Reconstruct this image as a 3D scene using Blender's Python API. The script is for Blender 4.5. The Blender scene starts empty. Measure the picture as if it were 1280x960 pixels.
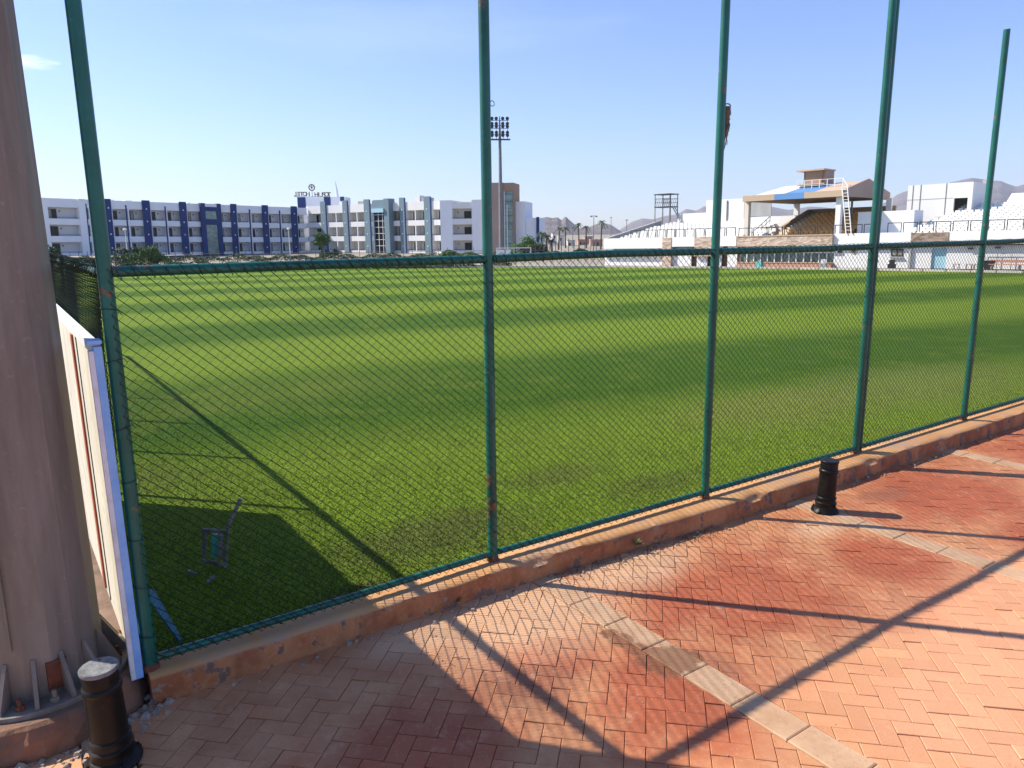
import bpy, math, random
import numpy as np
from mathutils import Vector, Matrix, noise

random.seed(7)
rng = np.random.default_rng(7)
SC = bpy.context.scene
COL = SC.collection
rad = math.radians

# ------------------------------------------------------------------ camera
FPX, PITCH, ROLL, CAMZ = 933.0, rad(11.4), math.atan(50 / 4630), 2.4
cam_data = bpy.data.cameras.new("camera")
cam_data.sensor_width = 36.0
cam_data.lens = FPX / 1280 * 36.0
cam_data.clip_start = 0.05
cam_data.clip_end = 20000
cam = bpy.data.objects.new("camera", cam_data)
COL.objects.link(cam)
_R0 = Vector((1, 0, 0)); _U0 = Vector((0, math.sin(PITCH), math.cos(PITCH))); _F = Vector((0, math.cos(PITCH), -math.sin(PITCH)))
_c, _s = math.cos(ROLL), math.sin(ROLL)
_r = _R0 * _c - _U0 * _s; _u = _R0 * _s + _U0 * _c
cam.matrix_world = Matrix(((_r.x, _u.x, -_F.x, 0), (_r.y, _u.y, -_F.y, 0), (_r.z, _u.z, -_F.z, CAMZ), (0, 0, 0, 1)))
SC.camera = cam

# ------------------------------------------------------------------ sky, sun, exposure
SUN_AZ, SUN_EL = rad(-75.5), rad(41)
world = bpy.data.worlds.new("World"); SC.world = world; world.use_nodes = True
wn = world.node_tree; wn.nodes.clear()
sky = wn.nodes.new('ShaderNodeTexSky'); sky.sky_type = 'NISHITA'; sky.sun_disc = False
sky.sun_elevation = SUN_EL; sky.sun_rotation = SUN_AZ
sky.altitude = 0; sky.air_density = 1.0; sky.dust_density = 0.25; sky.ozone_density = 3.0
bg = wn.nodes.new('ShaderNodeBackground'); bg.inputs[1].default_value = 0.10
wo = wn.nodes.new('ShaderNodeOutputWorld')
tint = wn.nodes.new('ShaderNodeMix'); tint.data_type = 'RGBA'; tint.blend_type = 'MULTIPLY'; tint.inputs[0].default_value = 1
tint.inputs[7].default_value = (.95, 1.0, 1.28, 1); wn.links.new(sky.outputs[0], tint.inputs[6]); 
tc = wn.nodes.new('ShaderNodeTexCoord')
def _wisp(az, el, ra, re, amt, src):
    d = (math.sin(rad(az)) * math.cos(rad(el)), math.cos(rad(az)) * math.cos(rad(el)), math.sin(rad(el)))
    mp = wn.nodes.new('ShaderNodeMapping'); mp.vector_type = 'TEXTURE'; mp.inputs['Location'].default_value = d; mp.inputs['Scale'].default_value = (ra, ra, re)
    ln = wn.nodes.new('ShaderNodeVectorMath'); ln.operation = 'LENGTH'; nz = wn.nodes.new('ShaderNodeTexNoise'); nz.inputs['Scale'].default_value = 2.2; nz.inputs['Detail'].default_value = 7
    wn.links.new(tc.outputs['Generated'], mp.inputs[0]); wn.links.new(mp.outputs[0], ln.inputs[0]); wn.links.new(mp.outputs[0], nz.inputs['Vector'])
    a = wn.nodes.new('ShaderNodeMath'); a.operation = 'MULTIPLY_ADD'; a.inputs[1].default_value = 1.3; wn.links.new(nz.outputs['Fac'], a.inputs[0]); 
    b = wn.nodes.new('ShaderNodeMath'); b.operation = 'SUBTRACT'; b.inputs[0].default_value = .55; wn.links.new(ln.outputs['Value'], b.inputs[1]); wn.links.new(b.outputs[0], a.inputs[2])
    r = wn.nodes.new('ShaderNodeMapRange'); r.interpolation_type = 'SMOOTHSTEP'; r.inputs['From Min'].default_value = .35; r.inputs['From Max'].default_value = 1.15; r.inputs['To Max'].default_value = amt; wn.links.new(a.outputs[0], r.inputs['Value'])
    m = wn.nodes.new('ShaderNodeMix'); m.data_type = 'RGBA'; wn.links.new(r.outputs[0], m.inputs[0]); wn.links.new(src, m.inputs[6]); m.inputs[7].default_value = (9.5, 9.8, 10.0, 1)
    return m.outputs[2]
o_ = _wisp(-31.5, 10.6, .055, .011, .5, tint.outputs[2]); o_ = _wisp(-8, 14, .35, .05, .07, o_); o_ = _wisp(22, 19, .4, .04, .07, o_)
wn.links.new(o_, bg.inputs[0]); wn.links.new(bg.outputs[0], wo.inputs[0])
sun_data = bpy.data.lights.new("sun", 'SUN'); sun_data.energy = 5.0; sun_data.angle = rad(0.5); sun_data.color = (1.0, 0.93, 0.80)
sun = bpy.data.objects.new("sun", sun_data); COL.objects.link(sun)
sun.rotation_euler = Vector((-math.sin(SUN_AZ) * math.cos(SUN_EL), -math.cos(SUN_AZ) * math.cos(SUN_EL), -math.sin(SUN_EL))).to_track_quat('-Z', 'Y').to_euler()
SC.view_settings.view_transform = 'Standard'; SC.view_settings.look = 'None'
SC.view_settings.exposure = 0.72; SC.view_settings.gamma = 1

# ------------------------------------------------------------------ measuring: photo pixel -> ray
def ray(px, py):
    u, v = px - 640, py - 480
    uu, vv = u * _c - v * _s, u * _s + v * _c
    return Vector((uu, FPX * math.cos(PITCH) - vv * math.sin(PITCH), -FPX * math.sin(PITCH) - vv * math.cos(PITCH)))
def ground(px, py, z=0.0):
    r = ray(px, py); t = (z - CAMZ) / r.z
    return Vector((r.x * t, r.y * t, z))
def at_y(px, py, Y):
    r = ray(px, py); t = Y / r.y
    return Vector((r.x * t, Y, CAMZ + r.z * t))
def project(p):
    X, Y, Z = p[0], p[1], p[2] - CAMZ
    zc = Y * math.cos(PITCH) - Z * math.sin(PITCH)
    if zc < 0.1: return (-9999, -9999)
    uu = X * FPX / zc; vv = -(Y * math.sin(PITCH) + Z * math.cos(PITCH)) * FPX / zc
    return (640 + uu * _c + vv * _s, 480 - uu * _s + vv * _c)
def slope(y):
    return 0.05 - 0.0145 * (min(max(y, 4), 95) - 4)

# fence frame: u along the main fence, v into the pitch
FA = rad(55.4)
P1 = Vector((-1.94, 3.605, 0))
U = Vector((math.sin(FA), math.cos(FA), 0)); V = Vector((-U.y, U.x, 0))
def uv(u, v, z=0.0): return P1 + U * u + V * v + Vector((0, 0, z))
# ------------------------------------------------------------------ materials
class NT:
    def __init__(s, name):
        s.m = bpy.data.materials.new(name); s.m.use_nodes = True
        s.t = s.m.node_tree; s.b = s.t.nodes['Principled BSDF']; s.L = s.t.links
        s.geo = None
    def n(s, t, **k):
        x = s.t.nodes.new(t)
        for a, b in k.items(): setattr(x, a, b)
        return x
    def pos(s):
        if not s.geo: s.geo = s.n('ShaderNodeNewGeometry')
        return s.geo.outputs['Position']
    def objpos(s):
        return s.n('ShaderNodeTexCoord').outputs['Object']
    def noise(s, scale, vec=None, detail=4, rough=0.6, stretch=None):
        v = vec or s.pos()
        if stretch:
            mp = s.n('ShaderNodeMapping'); mp.inputs['Scale'].default_value = stretch; s.L.new(v, mp.inputs[0]); v = mp.outputs[0]
        x = s.n('ShaderNodeTexNoise'); x.inputs['Scale'].default_value = scale; x.inputs['Detail'].default_value = detail
        x.inputs['Roughness'].default_value = rough; s.L.new(v, x.inputs['Vector'])
        return x.outputs['Fac']
    def ramp(s, fac, p0, p1, interp='LINEAR'):
        x = s.n('ShaderNodeValToRGB'); x.color_ramp.interpolation = interp
        x.color_ramp.elements[0].position = p0; x.color_ramp.elements[1].position = p1
        s.L.new(fac, x.inputs[0]); return x.outputs[0]
    def mix(s, fac, a, b, mode='MIX'):
        x = s.n('ShaderNodeMix', data_type='RGBA', blend_type=mode)
        for i, v in ((0, fac), (6, a), (7, b)):
            if hasattr(v, 'is_linked') or isinstance(v, bpy.types.NodeSocket): s.L.new(v, x.inputs[i])
            elif i == 0: x.inputs[0].default_value = v
            else: x.inputs[i].default_value = (*v, 1) if len(v) == 3 else v
        return x.outputs[2]
    def math(s, op, a, b=0.0, c=None):
        x = s.n('ShaderNodeMath', operation=op)
        for i, v in enumerate((a, b) if c is None else (a, b, c)):
            if isinstance(v, bpy.types.NodeSocket): s.L.new(v, x.inputs[i])
            else: x.inputs[i].default_value = v
        return x.outputs[0]
    def color(s, c):
        if isinstance(c, bpy.types.NodeSocket): s.L.new(c, s.b.inputs['Base Color'])
        else: s.b.inputs['Base Color'].default_value = (*c, 1)
    def rough(s, r):
        if isinstance(r, bpy.types.NodeSocket): s.L.new(r, s.b.inputs['Roughness'])
        else: s.b.inputs['Roughness'].default_value = r
    def bump(s, h, strength=0.4, dist=0.01):
        x = s.n('ShaderNodeBump'); x.inputs['Strength'].default_value = strength; x.inputs['Distance'].default_value = dist
        s.L.new(h, x.inputs['Height']); s.L.new(x.outputs[0], s.b.inputs['Normal'])

def simple(name, c1, c2=None, scale=3.0, rough=0.7, bump=0.0, bscale=None, lo=0.35, hi=0.65, metal=0.0, spec=None, stretch=None, bdist=0.01):
    t = NT(name)
    if c2: t.color(t.mix(t.ramp(t.noise(scale, stretch=stretch), lo, hi), c1, c2))
    else: t.color(c1)
    t.rough(rough); t.b.inputs['Metallic'].default_value = metal
    if spec is not None: t.b.inputs['Specular IOR Level'].default_value = spec
    if bump: t.bump(t.noise(bscale or scale * 6), bump, bdist)
    return t.m

M = {}
def _mats():
    # green fence paint with rust
    t = NT('green_paint')
    n1 = t.noise(5.0, detail=6, rough=.7); n2 = t.noise(26, detail=5, rough=.7)
    base = t.mix(t.ramp(t.noise(2.2), .3, .7), (.003, .072, .050), (.007, .135, .098))
    base = t.mix(t.ramp(n2, .55, .75), base, (.015, .15, .115))
    rust = t.mix(n2, (.16, .05, .02), (.30, .12, .05))
    m = t.math('MULTIPLY', t.ramp(n1, .61, .66), t.ramp(n2, .42, .5))
    t.color(t.mix(m, base, rust)); t.rough(.36); t.bump(n2, .25, .003); M['green'] = t.m
    t = NT('green_wire'); t.color(t.mix(t.ramp(t.noise(8), .35, .7), (.006, .03, .02), (.015, .025, .016))); t.rough(.55); M['wire'] = t.m
    # paving bricks (object tint / mesh tint) and bed
    for nm, typ in (('brick_paver', 'OBJECT'), ('brick_paver_joined', 'GEOMETRY')):
        t = NT(nm)
        at = t.n('ShaderNodeAttribute', attribute_type=typ, attribute_name='tint')
        tint = at.outputs['Fac']
        big = t.noise(.8, detail=6, rough=.6); mid = t.noise(3.1, detail=6, rough=.7); fine = t.noise(38, detail=6, rough=.7)
        wob = t.math('ADD', t.math('MULTIPLY', t.math('SUBTRACT', big, .5), 1.5), t.math('MULTIPLY', t.math('SUBTRACT', mid, .5), .9))
        def spot(u, v, r, stretch=1.0):
            """soft blotch of wear centred on the paving at fence coordinates u, v"""
            p = uv(u, v); mp = t.n('ShaderNodeMapping'); mp.vector_type = 'TEXTURE'
            mp.inputs['Location'].default_value = (p.x, p.y, 0); mp.inputs['Rotation'].default_value = (0, 0, math.atan2(U.y, U.x)); mp.inputs['Scale'].default_value = (r * stretch, r, 99)
            t.L.new(t.pos(), mp.inputs[0]); ln = t.n('ShaderNodeVectorMath', operation='LENGTH'); t.L.new(mp.outputs[0], ln.inputs[0])
            return t.ramp(t.math('SUBTRACT', t.math('SUBTRACT', 1.25, ln.outputs['Value']), t.math('MULTIPLY', wob, 1.1)), .0, .75)
        def many(*sp):
            o = spot(*sp[0])
            for q in sp[1:]: o = t.math('MAXIMUM', o, spot(*q))
            return o
        c = t.mix(t.ramp(t.math('ADD', t.math('MULTIPLY', mid, .6), t.math('MULTIPLY', big, .4)), .40, .60), (.43, .15, .056), (.56, .26, .115))
        c = t.mix(t.math('MULTIPLY', many((3.7, -2.9, 1.2, 1.2), (5.6, -3.1, 1.4, 1.3), (8, -3, 1.8)), .8), c, (.64, .31, .165))
        c = t.mix(t.math('MULTIPLY', many((3.5, -1.15, .75, 1.3), (4.75, -1.35, .45, 1.2), (6.5, -1.0, .8, 1.5), (6.2, -1.9, .6), (9.5, -1.2, 1.0, 1.6), (1.9, -1.0, .35), (2.2, -1.6, .5), (.9, -1.3, .5)), .85), c, (.36, .075, .024))
        c = t.mix(t.math('MULTIPLY', many((2.1, -.45, .55, 1.2), (3.2, -.35, .3, 2), (4.9, -.75, .16, 1.8), (1.6, -.3, .25, 2), (-.9, -.6, .6)), .75), c, (.60, .37, .21))
        c = t.mix(t.math('MULTIPLY', many((1.75, -1.15, .22, 1.6), (2.6, -1.55, .18), (6.05, -.62, .15, 2)), .55), c, (.24, .10, .05))
        c = t.mix(t.math('MULTIPLY', t.ramp(t.noise(4.2, detail=8, rough=.8), .56, .70), .5), c, (.64, .38, .22))
        c = t.mix(t.math('MULTIPLY', t.ramp(t.noise(6.5, detail=8, rough=.85), .60, .70), .45), c, (.26, .07, .025))
        c = damp(t, c)
        c = t.mix(t.math('MULTIPLY', t.ramp(fine, .55, .8), .35), c, (.68, .47, .32))
        c = t.mix(t.math('MULTIPLY', t.ramp(t.noise(90, detail=3), .60, .72), .35), c, (.20, .08, .05))
        v = t.math('ADD', .92, t.math('MULTIPLY', tint, .16))
        hs = t.n('ShaderNodeHueSaturation'); t.L.new(c, hs.inputs['Color']); t.L.new(v, hs.inputs['Value'])
        t.color(hs.outputs[0]); t.rough(.72); t.bump(fine, .45, .004); M[nm] = t.m
    t = NT('paving_bed')
    t.color(t.mix(t.ramp(t.noise(30), .4, .65), (.16, .07, .035), (.30, .15, .09))); t.rough(.95); M['bed'] = t.m
    t = NT('paving_far')
    br = t.n('ShaderNodeTexBrick'); br.offset = .5
    mp = t.n('ShaderNodeMapping'); mp.inputs['Rotation'].default_value = (0, 0, rad(79.5)); t.L.new(t.pos(), mp.inputs[0]); t.L.new(mp.outputs[0], br.inputs[0])
    br.inputs['Scale'].default_value = 1; br.inputs['Brick Width'].default_value = .2; br.inputs['Row Height'].default_value = .1; br.inputs['Mortar Size'].default_value = .004
    br.inputs['Color1'].default_value = (.50, .19, .10, 1); br.inputs['Color2'].default_value = (.44, .14, .07, 1); br.inputs['Mortar'].default_value = (.2, .09, .05, 1)
    c = t.mix(t.ramp(t.noise(.9, detail=5), .5, .62), br.outputs[0], (.60, .34, .22))
    t.color(c); t.rough(.8); M['pavefar'] = t.m
    t = NT('slab_concrete')
    n = t.noise(4, detail=6, rough=.7)
    c = t.mix(t.ramp(n, .35, .65), (.42, .24, .13), (.54, .34, .20)); c = t.mix(t.math('MULTIPLY', t.ramp(t.noise(1.4, detail=5), .56, .66), .6), c, (.46, .22, .12))
    c = t.mix(t.math('MULTIPLY', t.ramp(t.noise(60, detail=4), .58, .7), .5), c, (.22, .17, .12))
    c = damp(t, c)
    t.color(c); t.rough(.85); t.bump(t.noise(45, detail=6), .4, .004); M['slab'] = t.m
    # kerb
    t = NT('kerb_paint')
    n = t.noise(3.2, detail=7, rough=.65); n2 = t.noise(24, detail=6, rough=.7)
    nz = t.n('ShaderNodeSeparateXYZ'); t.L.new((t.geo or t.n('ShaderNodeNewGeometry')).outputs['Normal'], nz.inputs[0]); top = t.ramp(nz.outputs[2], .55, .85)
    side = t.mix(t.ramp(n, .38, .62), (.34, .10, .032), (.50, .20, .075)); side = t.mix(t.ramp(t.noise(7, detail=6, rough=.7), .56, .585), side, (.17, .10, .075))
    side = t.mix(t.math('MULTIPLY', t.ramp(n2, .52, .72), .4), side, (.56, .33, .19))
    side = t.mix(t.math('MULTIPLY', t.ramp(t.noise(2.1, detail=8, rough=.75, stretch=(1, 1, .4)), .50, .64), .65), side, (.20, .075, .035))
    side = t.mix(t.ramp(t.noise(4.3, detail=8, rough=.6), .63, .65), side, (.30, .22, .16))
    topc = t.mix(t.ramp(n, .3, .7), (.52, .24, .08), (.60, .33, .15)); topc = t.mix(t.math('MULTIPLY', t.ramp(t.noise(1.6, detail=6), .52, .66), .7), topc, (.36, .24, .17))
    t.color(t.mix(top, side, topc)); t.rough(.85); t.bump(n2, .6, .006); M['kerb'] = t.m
    # grass ground
    t = NT('pitch_grass')
    sx = t.n('ShaderNodeSeparateXYZ'); t.L.new(t.pos(), sx.inputs[0])
    M['grass'] = grass_nodes(t, blades=False)
    t = NT('grass_blade'); M['blade'] = grass_nodes(t, blades=True)
    M['soil'] = simple('soil', (.16, .10, .065), (.27, .17, .11), 5, .95, .6, 40)
    t = NT('desert_ground')
    t.color(t.mix(t.ramp(t.noise(.02, detail=8), .35, .65), (.24, .21, .16), (.33, .28, .21))); t.rough(.95); M['sand'] = t.m
    M['plinth'] = simple('plinth_concrete', (.28, .12, .06), (.13, .085, .06), 4, .9, .8, 22, bdist=.01)
    t = NT('rock')
    n = t.noise(.011, detail=12, rough=.62); n2 = t.noise(.045, detail=10, rough=.7)
    c = t.mix(t.ramp(n, .4, .62), (.155, .125, .115), (.235, .195, .18)); c = t.mix(t.math('MULTIPLY', t.ramp(n2, .5, .62), .6), c, (.11, .085, .08))
    t.color(c); t.rough(.95); t.bump(n2, 1.0, 16); M['rock'] = t.m
    # mast
    t = NT('weathered_steel')
    n = t.noise(3, detail=7, rough=.65, stretch=(3, 3, .35)); n2 = t.noise(30, detail=5)
    c = t.mix(t.ramp(n, .35, .65), (.18, .145, .11), (.27, .225, .18)); c = t.mix(t.ramp(t.noise(9, detail=7, rough=.7, stretch=(1, 1, .5)), .66, .72), c, (.26, .09, .04))
    c = t.mix(t.math('MULTIPLY', t.ramp(n2, .62, .72), .3), c, (.42, .36, .31)); t.color(c); t.rough(.6); t.bump(n2, .2, .003); M['mast'] = t.m
    t = NT('black_iron'); t.color(t.mix(t.ramp(t.noise(14, detail=6), .5, .75), (.006, .0055, .005), (.018, .013, .010))); t.rough(t.ramp(t.noise(20), .2, .9)); t.b.inputs['Roughness'].default_value = .35
    t.L.new(t.math('ADD', .26, t.math('MULTIPLY', t.noise(20), .3)), t.b.inputs['Roughness']); t.bump(t.noise(60), .25, .002); t.b.inputs['Specular IOR Level'].default_value = .25; M['iron'] = t.m
    M['capgrey'] = simple('worn_cap', (.10, .105, .11), (.22, .22, .22), 26, .55, .3, 60)
    # board
    t = NT('cream_board'); n = t.noise(3, detail=6, rough=.65, stretch=(2, 2, .6))
    c = t.mix(t.ramp(n, .4, .7), (.66, .62, .50), (.50, .46, .36)); c = t.mix(t.math('MULTIPLY', t.ramp(t.noise(11, detail=6), .6, .7), .5), c, (.25, .2, .15)); t.color(c); t.rough(.6); M['cream'] = t.m
    M['blue_edge'] = simple('blue_edge_paint', (.20, .42, .80), (.28, .52, .86), 7, .45, .1, 40)
    M['white_edge'] = simple('white_edge_paint', (.74, .74, .76), (.55, .53, .5), 12, .5, .2, 50, lo=.5, hi=.75)
    M['orange_strip'] = simple('orange_strip', (.42, .10, .03), (.30, .07, .03), 8, .6)
    M['rust'] = simple('rust', (.24, .07, .03), (.12, .045, .025), 14, .9, .5, 60)
    # buildings
    def wall(nm, c, v=.9, sc=.35, rough=.85):
        t = NT(nm); n = t.noise(sc, detail=7, rough=.65, stretch=(1, 1, .4))
        t.color(t.mix(t.ramp(n, .35, .75), c, tuple(x * v for x in c))); t.rough(rough); return t.m
    M['white'] = wall('white_render', (.78, .77, .75))
    M['whiteb'] = wall('hotel_white', (.84, .85, .87))
    M['beige'] = wall('beige_render', (.64, .61, .53))
    M['greyw'] = wall('recess_render', (.66, .66, .67))
    M['blue'] = wall('deep_blue_render', (.014, .042, .165), .8)
    M['teal'] = wall('grey_teal_render', (.17, .25, .29), .85)
    M['tan'] = wall('tan_render', (.40, .29, .235), .85)
    M['brown'] = wall('brown_render', (.37, .24, .155), .8)
    M['browndk'] = wall('dark_brown_panel', (.16, .085, .045), .8)
    M['taneave'] = wall('tan_fascia', (.52, .38, .27), .85)
    M['pink'] = wall('pink_render', (.52, .27, .19), .85)
    M['roofwhite'] = wall('pale_roof_sheet', (.70, .62, .54), .85)
    M['bluesheet'] = wall('blue_roof_sheet', (.11, .26, .52), .85, rough=.5)
    M['conc'] = wall('raw_concrete', (.40, .40, .39), .75, 1.0)
    M['palestone'] = wall('pale_stone', (.62, .55, .47), .75, 2.0)
    M['skyblue'] = wall('pale_blue_door', (.36, .58, .68), .9)
    t = NT('stone_cladding'); vo = t.n('ShaderNodeTexVoronoi'); mp = t.n('ShaderNodeMapping'); mp.inputs['Scale'].default_value = (1, 1, 2.6); t.L.new(t.pos(), mp.inputs[0]); t.L.new(mp.outputs[0], vo.inputs['Vector']); vo.inputs['Scale'].default_value = 2.6
    sp = t.n('ShaderNodeSeparateColor'); t.L.new(vo.outputs['Color'], sp.inputs[0])
    t.color(t.mix(sp.outputs[0], (.62, .50, .40), (.34, .24, .17))); t.rough(.9); t.bump(vo.outputs['Distance'], .6, .05); M['stone'] = t.m
    t = NT('window_glass'); t.color((.010, .012, .014)); t.rough(.25); t.b.inputs['Specular IOR Level'].default_value = .2; M['glass'] = t.m
    t = NT('green_glass'); t.color(t.mix(t.ramp(t.noise(.8), .4, .6), (.10, .17, .16), (.20, .30, .28))); t.rough(.08); M['gglass'] = t.m
    M['dark'] = simple('dark_metal', (.025, .025, .028), None, rough=.5)
    M['darkbrown'] = simple('dark_window_frame', (.05, .032, .022), None, rough=.5)
    M['greym'] = simple('grey_metal', (.22, .21, .20), (.15, .14, .14), 3, .5)
    M['whitem'] = simple('white_metal', (.72, .72, .70), None, rough=.45)
    M['seatw'] = simple('white_seat_plastic', (.74, .73, .70), (.66, .64, .60), 2, .45)
    M['seato'] = simple('orange_seat_plastic', (.78, .40, .10), (.68, .32, .08), 2, .45)
    M['seaty'] = simple('cream_seat_plastic', (.66, .52, .33), (.60, .46, .28), 2, .45)
    M['teal_plastic'] = simple('teal_plastic', (.03, .33, .27), (.02, .24, .22), 12, .45)
    M['pipe'] = simple('grey_pipe', (.20, .20, .19), (.09, .085, .08), 10, .6)
    M['bluepaint'] = simple('faded_blue_paint', (.05, .20, .24), (.03, .10, .18), 9, .5)
    M['bark'] = simple('bark', (.13, .09, .06), (.07, .05, .035), 6, .95, .5, 30)
    for k, (a, b) in dict(leafA=((.045, .10, .02), (.09, .17, .035)), leafB=((.03, .07, .02), (.06, .11, .03)), leafC=((.08, .17, .03), (.13, .23, .05)), leafD=((.05, .055, .03), (.10, .09, .05))).items():
        M[k] = simple('foliage_' + {'leafA': 'mid', 'leafB': 'dark', 'leafC': 'bright', 'leafD': 'dusty'}[k], a, b, 1.3, .7)
    M['fibre'] = simple('dry_fibre', (.26, .21, .14), (.13, .10, .07), 30, .95)
    M['weed'] = simple('weed_leaf', (.07, .14, .04), (.16, .17, .07), 30, .8)
    M['stoneb'] = simple('rubble', (.42, .33, .25), (.26, .2, .15), 12, .95, .5, 60)

def damp(t, c):
    '''the dried brown spill across the slab strip'''
    n = t.math('MULTIPLY', t.math('SUBTRACT', t.noise(11, detail=6, rough=.7), .5), 1.6); m = None
    for px, py, r in ((762, 792, .045), (778, 801, .06), (797, 812, .06), (818, 826, .085), (836, 836, .07), (846, 821, .085), (862, 822, .06), (822, 818, .06), (858, 832, .05)):
        p = ground(px, py); v = t.n('ShaderNodeVectorMath', operation='DISTANCE'); t.L.new(t.pos(), v.inputs[0]); v.inputs[1].default_value = (p.x, p.y, 0)
        k = t.math('DIVIDE', v.outputs['Value'], r); m = k if m is None else t.math('MINIMUM', m, k)
    return t.mix(t.math('MULTIPLY', t.ramp(t.math('SUBTRACT', 1.55, t.math('ADD', m, n)), .15, .45), .72), c, (.165, .062, .022))
def grass_nodes(t, blades):
    sx = t.n('ShaderNodeSeparateXYZ'); t.L.new(t.pos(), sx.inputs[0])
    # mowing stripes across the pitch
    a = rad(-24)
    w = t.math('ADD', t.math('MULTIPLY', sx.outputs[0], math.sin(a)), t.math('MULTIPLY', sx.outputs[1], math.cos(a)))
    w = t.math('ADD', w, t.math('MULTIPLY', t.noise(.22, detail=2), 1.3))
    ph = t.math('MULTIPLY', t.math('SUBTRACT', w, 11.5 + .65), 2 * math.pi / 10.6)
    st = t.math('MULTIPLY', t.math('COSINE', ph), -.5)
    st = t.math('ADD', st, .5)
    st = t.ramp(st, .24, .76)
    fine = t.noise(55, detail=4, rough=.75)
    c = t.mix(st, (.052, .125, .0025), (.205, .295, .020))
    c = t.mix(t.math('MULTIPLY', t.ramp(t.noise(1.1, detail=6, rough=.65), .50, .66), .55), c, (.165, .205, .02))
    c = t.mix(t.math('MULTIPLY', t.ramp(t.noise(.35, detail=6, rough=.7), .56, .70), .45), c, (.20, .215, .04))
    c = t.mix(t.math('MULTIPLY', t.ramp(t.noise(4.5, detail=5, rough=.7), .52, .68), .35), c, (.05, .12, .012))
    # worn soil patches near the kerb
    soilm = t.math('MULTIPLY', t.ramp(t.noise(2.4, detail=7, rough=.75), .63, .70), t.ramp(t.noise(.25, detail=2), .45, .6))
    c = t.mix(t.math('MULTIPLY', soilm, .5 if not blades else .25), c, (.13, .085, .05))
    for (px, py, r, st_, col, am) in ((545, 668, .75, 2.0, (.10, .075, .04), .6), (700, 590, .5, 2.0, (.12, .10, .045), .4), (820, 600, .5, 2.2, (.10, .09, .035), .5), (975, 500, 1.6, 2.0, (.25, .24, .06), .6), (1150, 470, 2.2, 2.0, (.24, .25, .07), .55), (360, 480, 2.2, 2.2, (.20, .23, .03), .35), (180, 600, .8, 1.5, (.10, .09, .03), .35), (470, 735, .25, 2.5, (.10, .07, .04), .7)):
        p = ground(px, py, .04); mp = t.n('ShaderNodeMapping'); mp.vector_type = 'TEXTURE'; mp.inputs['Location'].default_value = (p.x, p.y, 0); mp.inputs['Rotation'].default_value = (0, 0, math.atan2(U.y, U.x)); mp.inputs['Scale'].default_value = (r * st_, r, 99)
        t.L.new(t.pos(), mp.inputs[0]); ln = t.n('ShaderNodeVectorMath', operation='LENGTH'); t.L.new(mp.outputs[0], ln.inputs[0])
        c = t.mix(t.math('MULTIPLY', t.ramp(t.math('SUBTRACT', t.math('ADD', .35, t.math('MULTIPLY', t.noise(6, detail=6, rough=.8), 1.4)), ln.outputs['Value']), .25, .75), am), c, col)
    c = t.mix(t.math('MULTIPLY', t.ramp(fine, .45, .7), .35), c, (.20, .31, .025) if not blades else (.19, .32, .02))
    c = t.mix(t.math('MULTIPLY', t.ramp(t.noise(48, detail=3, rough=.7), .46, .60), .72 if not blades else .62), c, (.014, .045, .002))  # random dark speckle, also painting the self-shadow of the blades into the colour
    c = t.mix(t.math('MULTIPLY', t.ramp(t.noise(33, detail=4, rough=.8), .56, .68), .5), c, (.30, .36, .07))
    t.color(c); t.rough(.75 if not blades else .6); t.b.inputs['Specular IOR Level'].default_value = .06
    if not blades: t.bump(t.math('ADD', t.noise(70, detail=3, rough=.8), t.math('MULTIPLY', t.noise(9, detail=3), 1.2)), .9, .03)
    return t.m
_mats()

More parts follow.
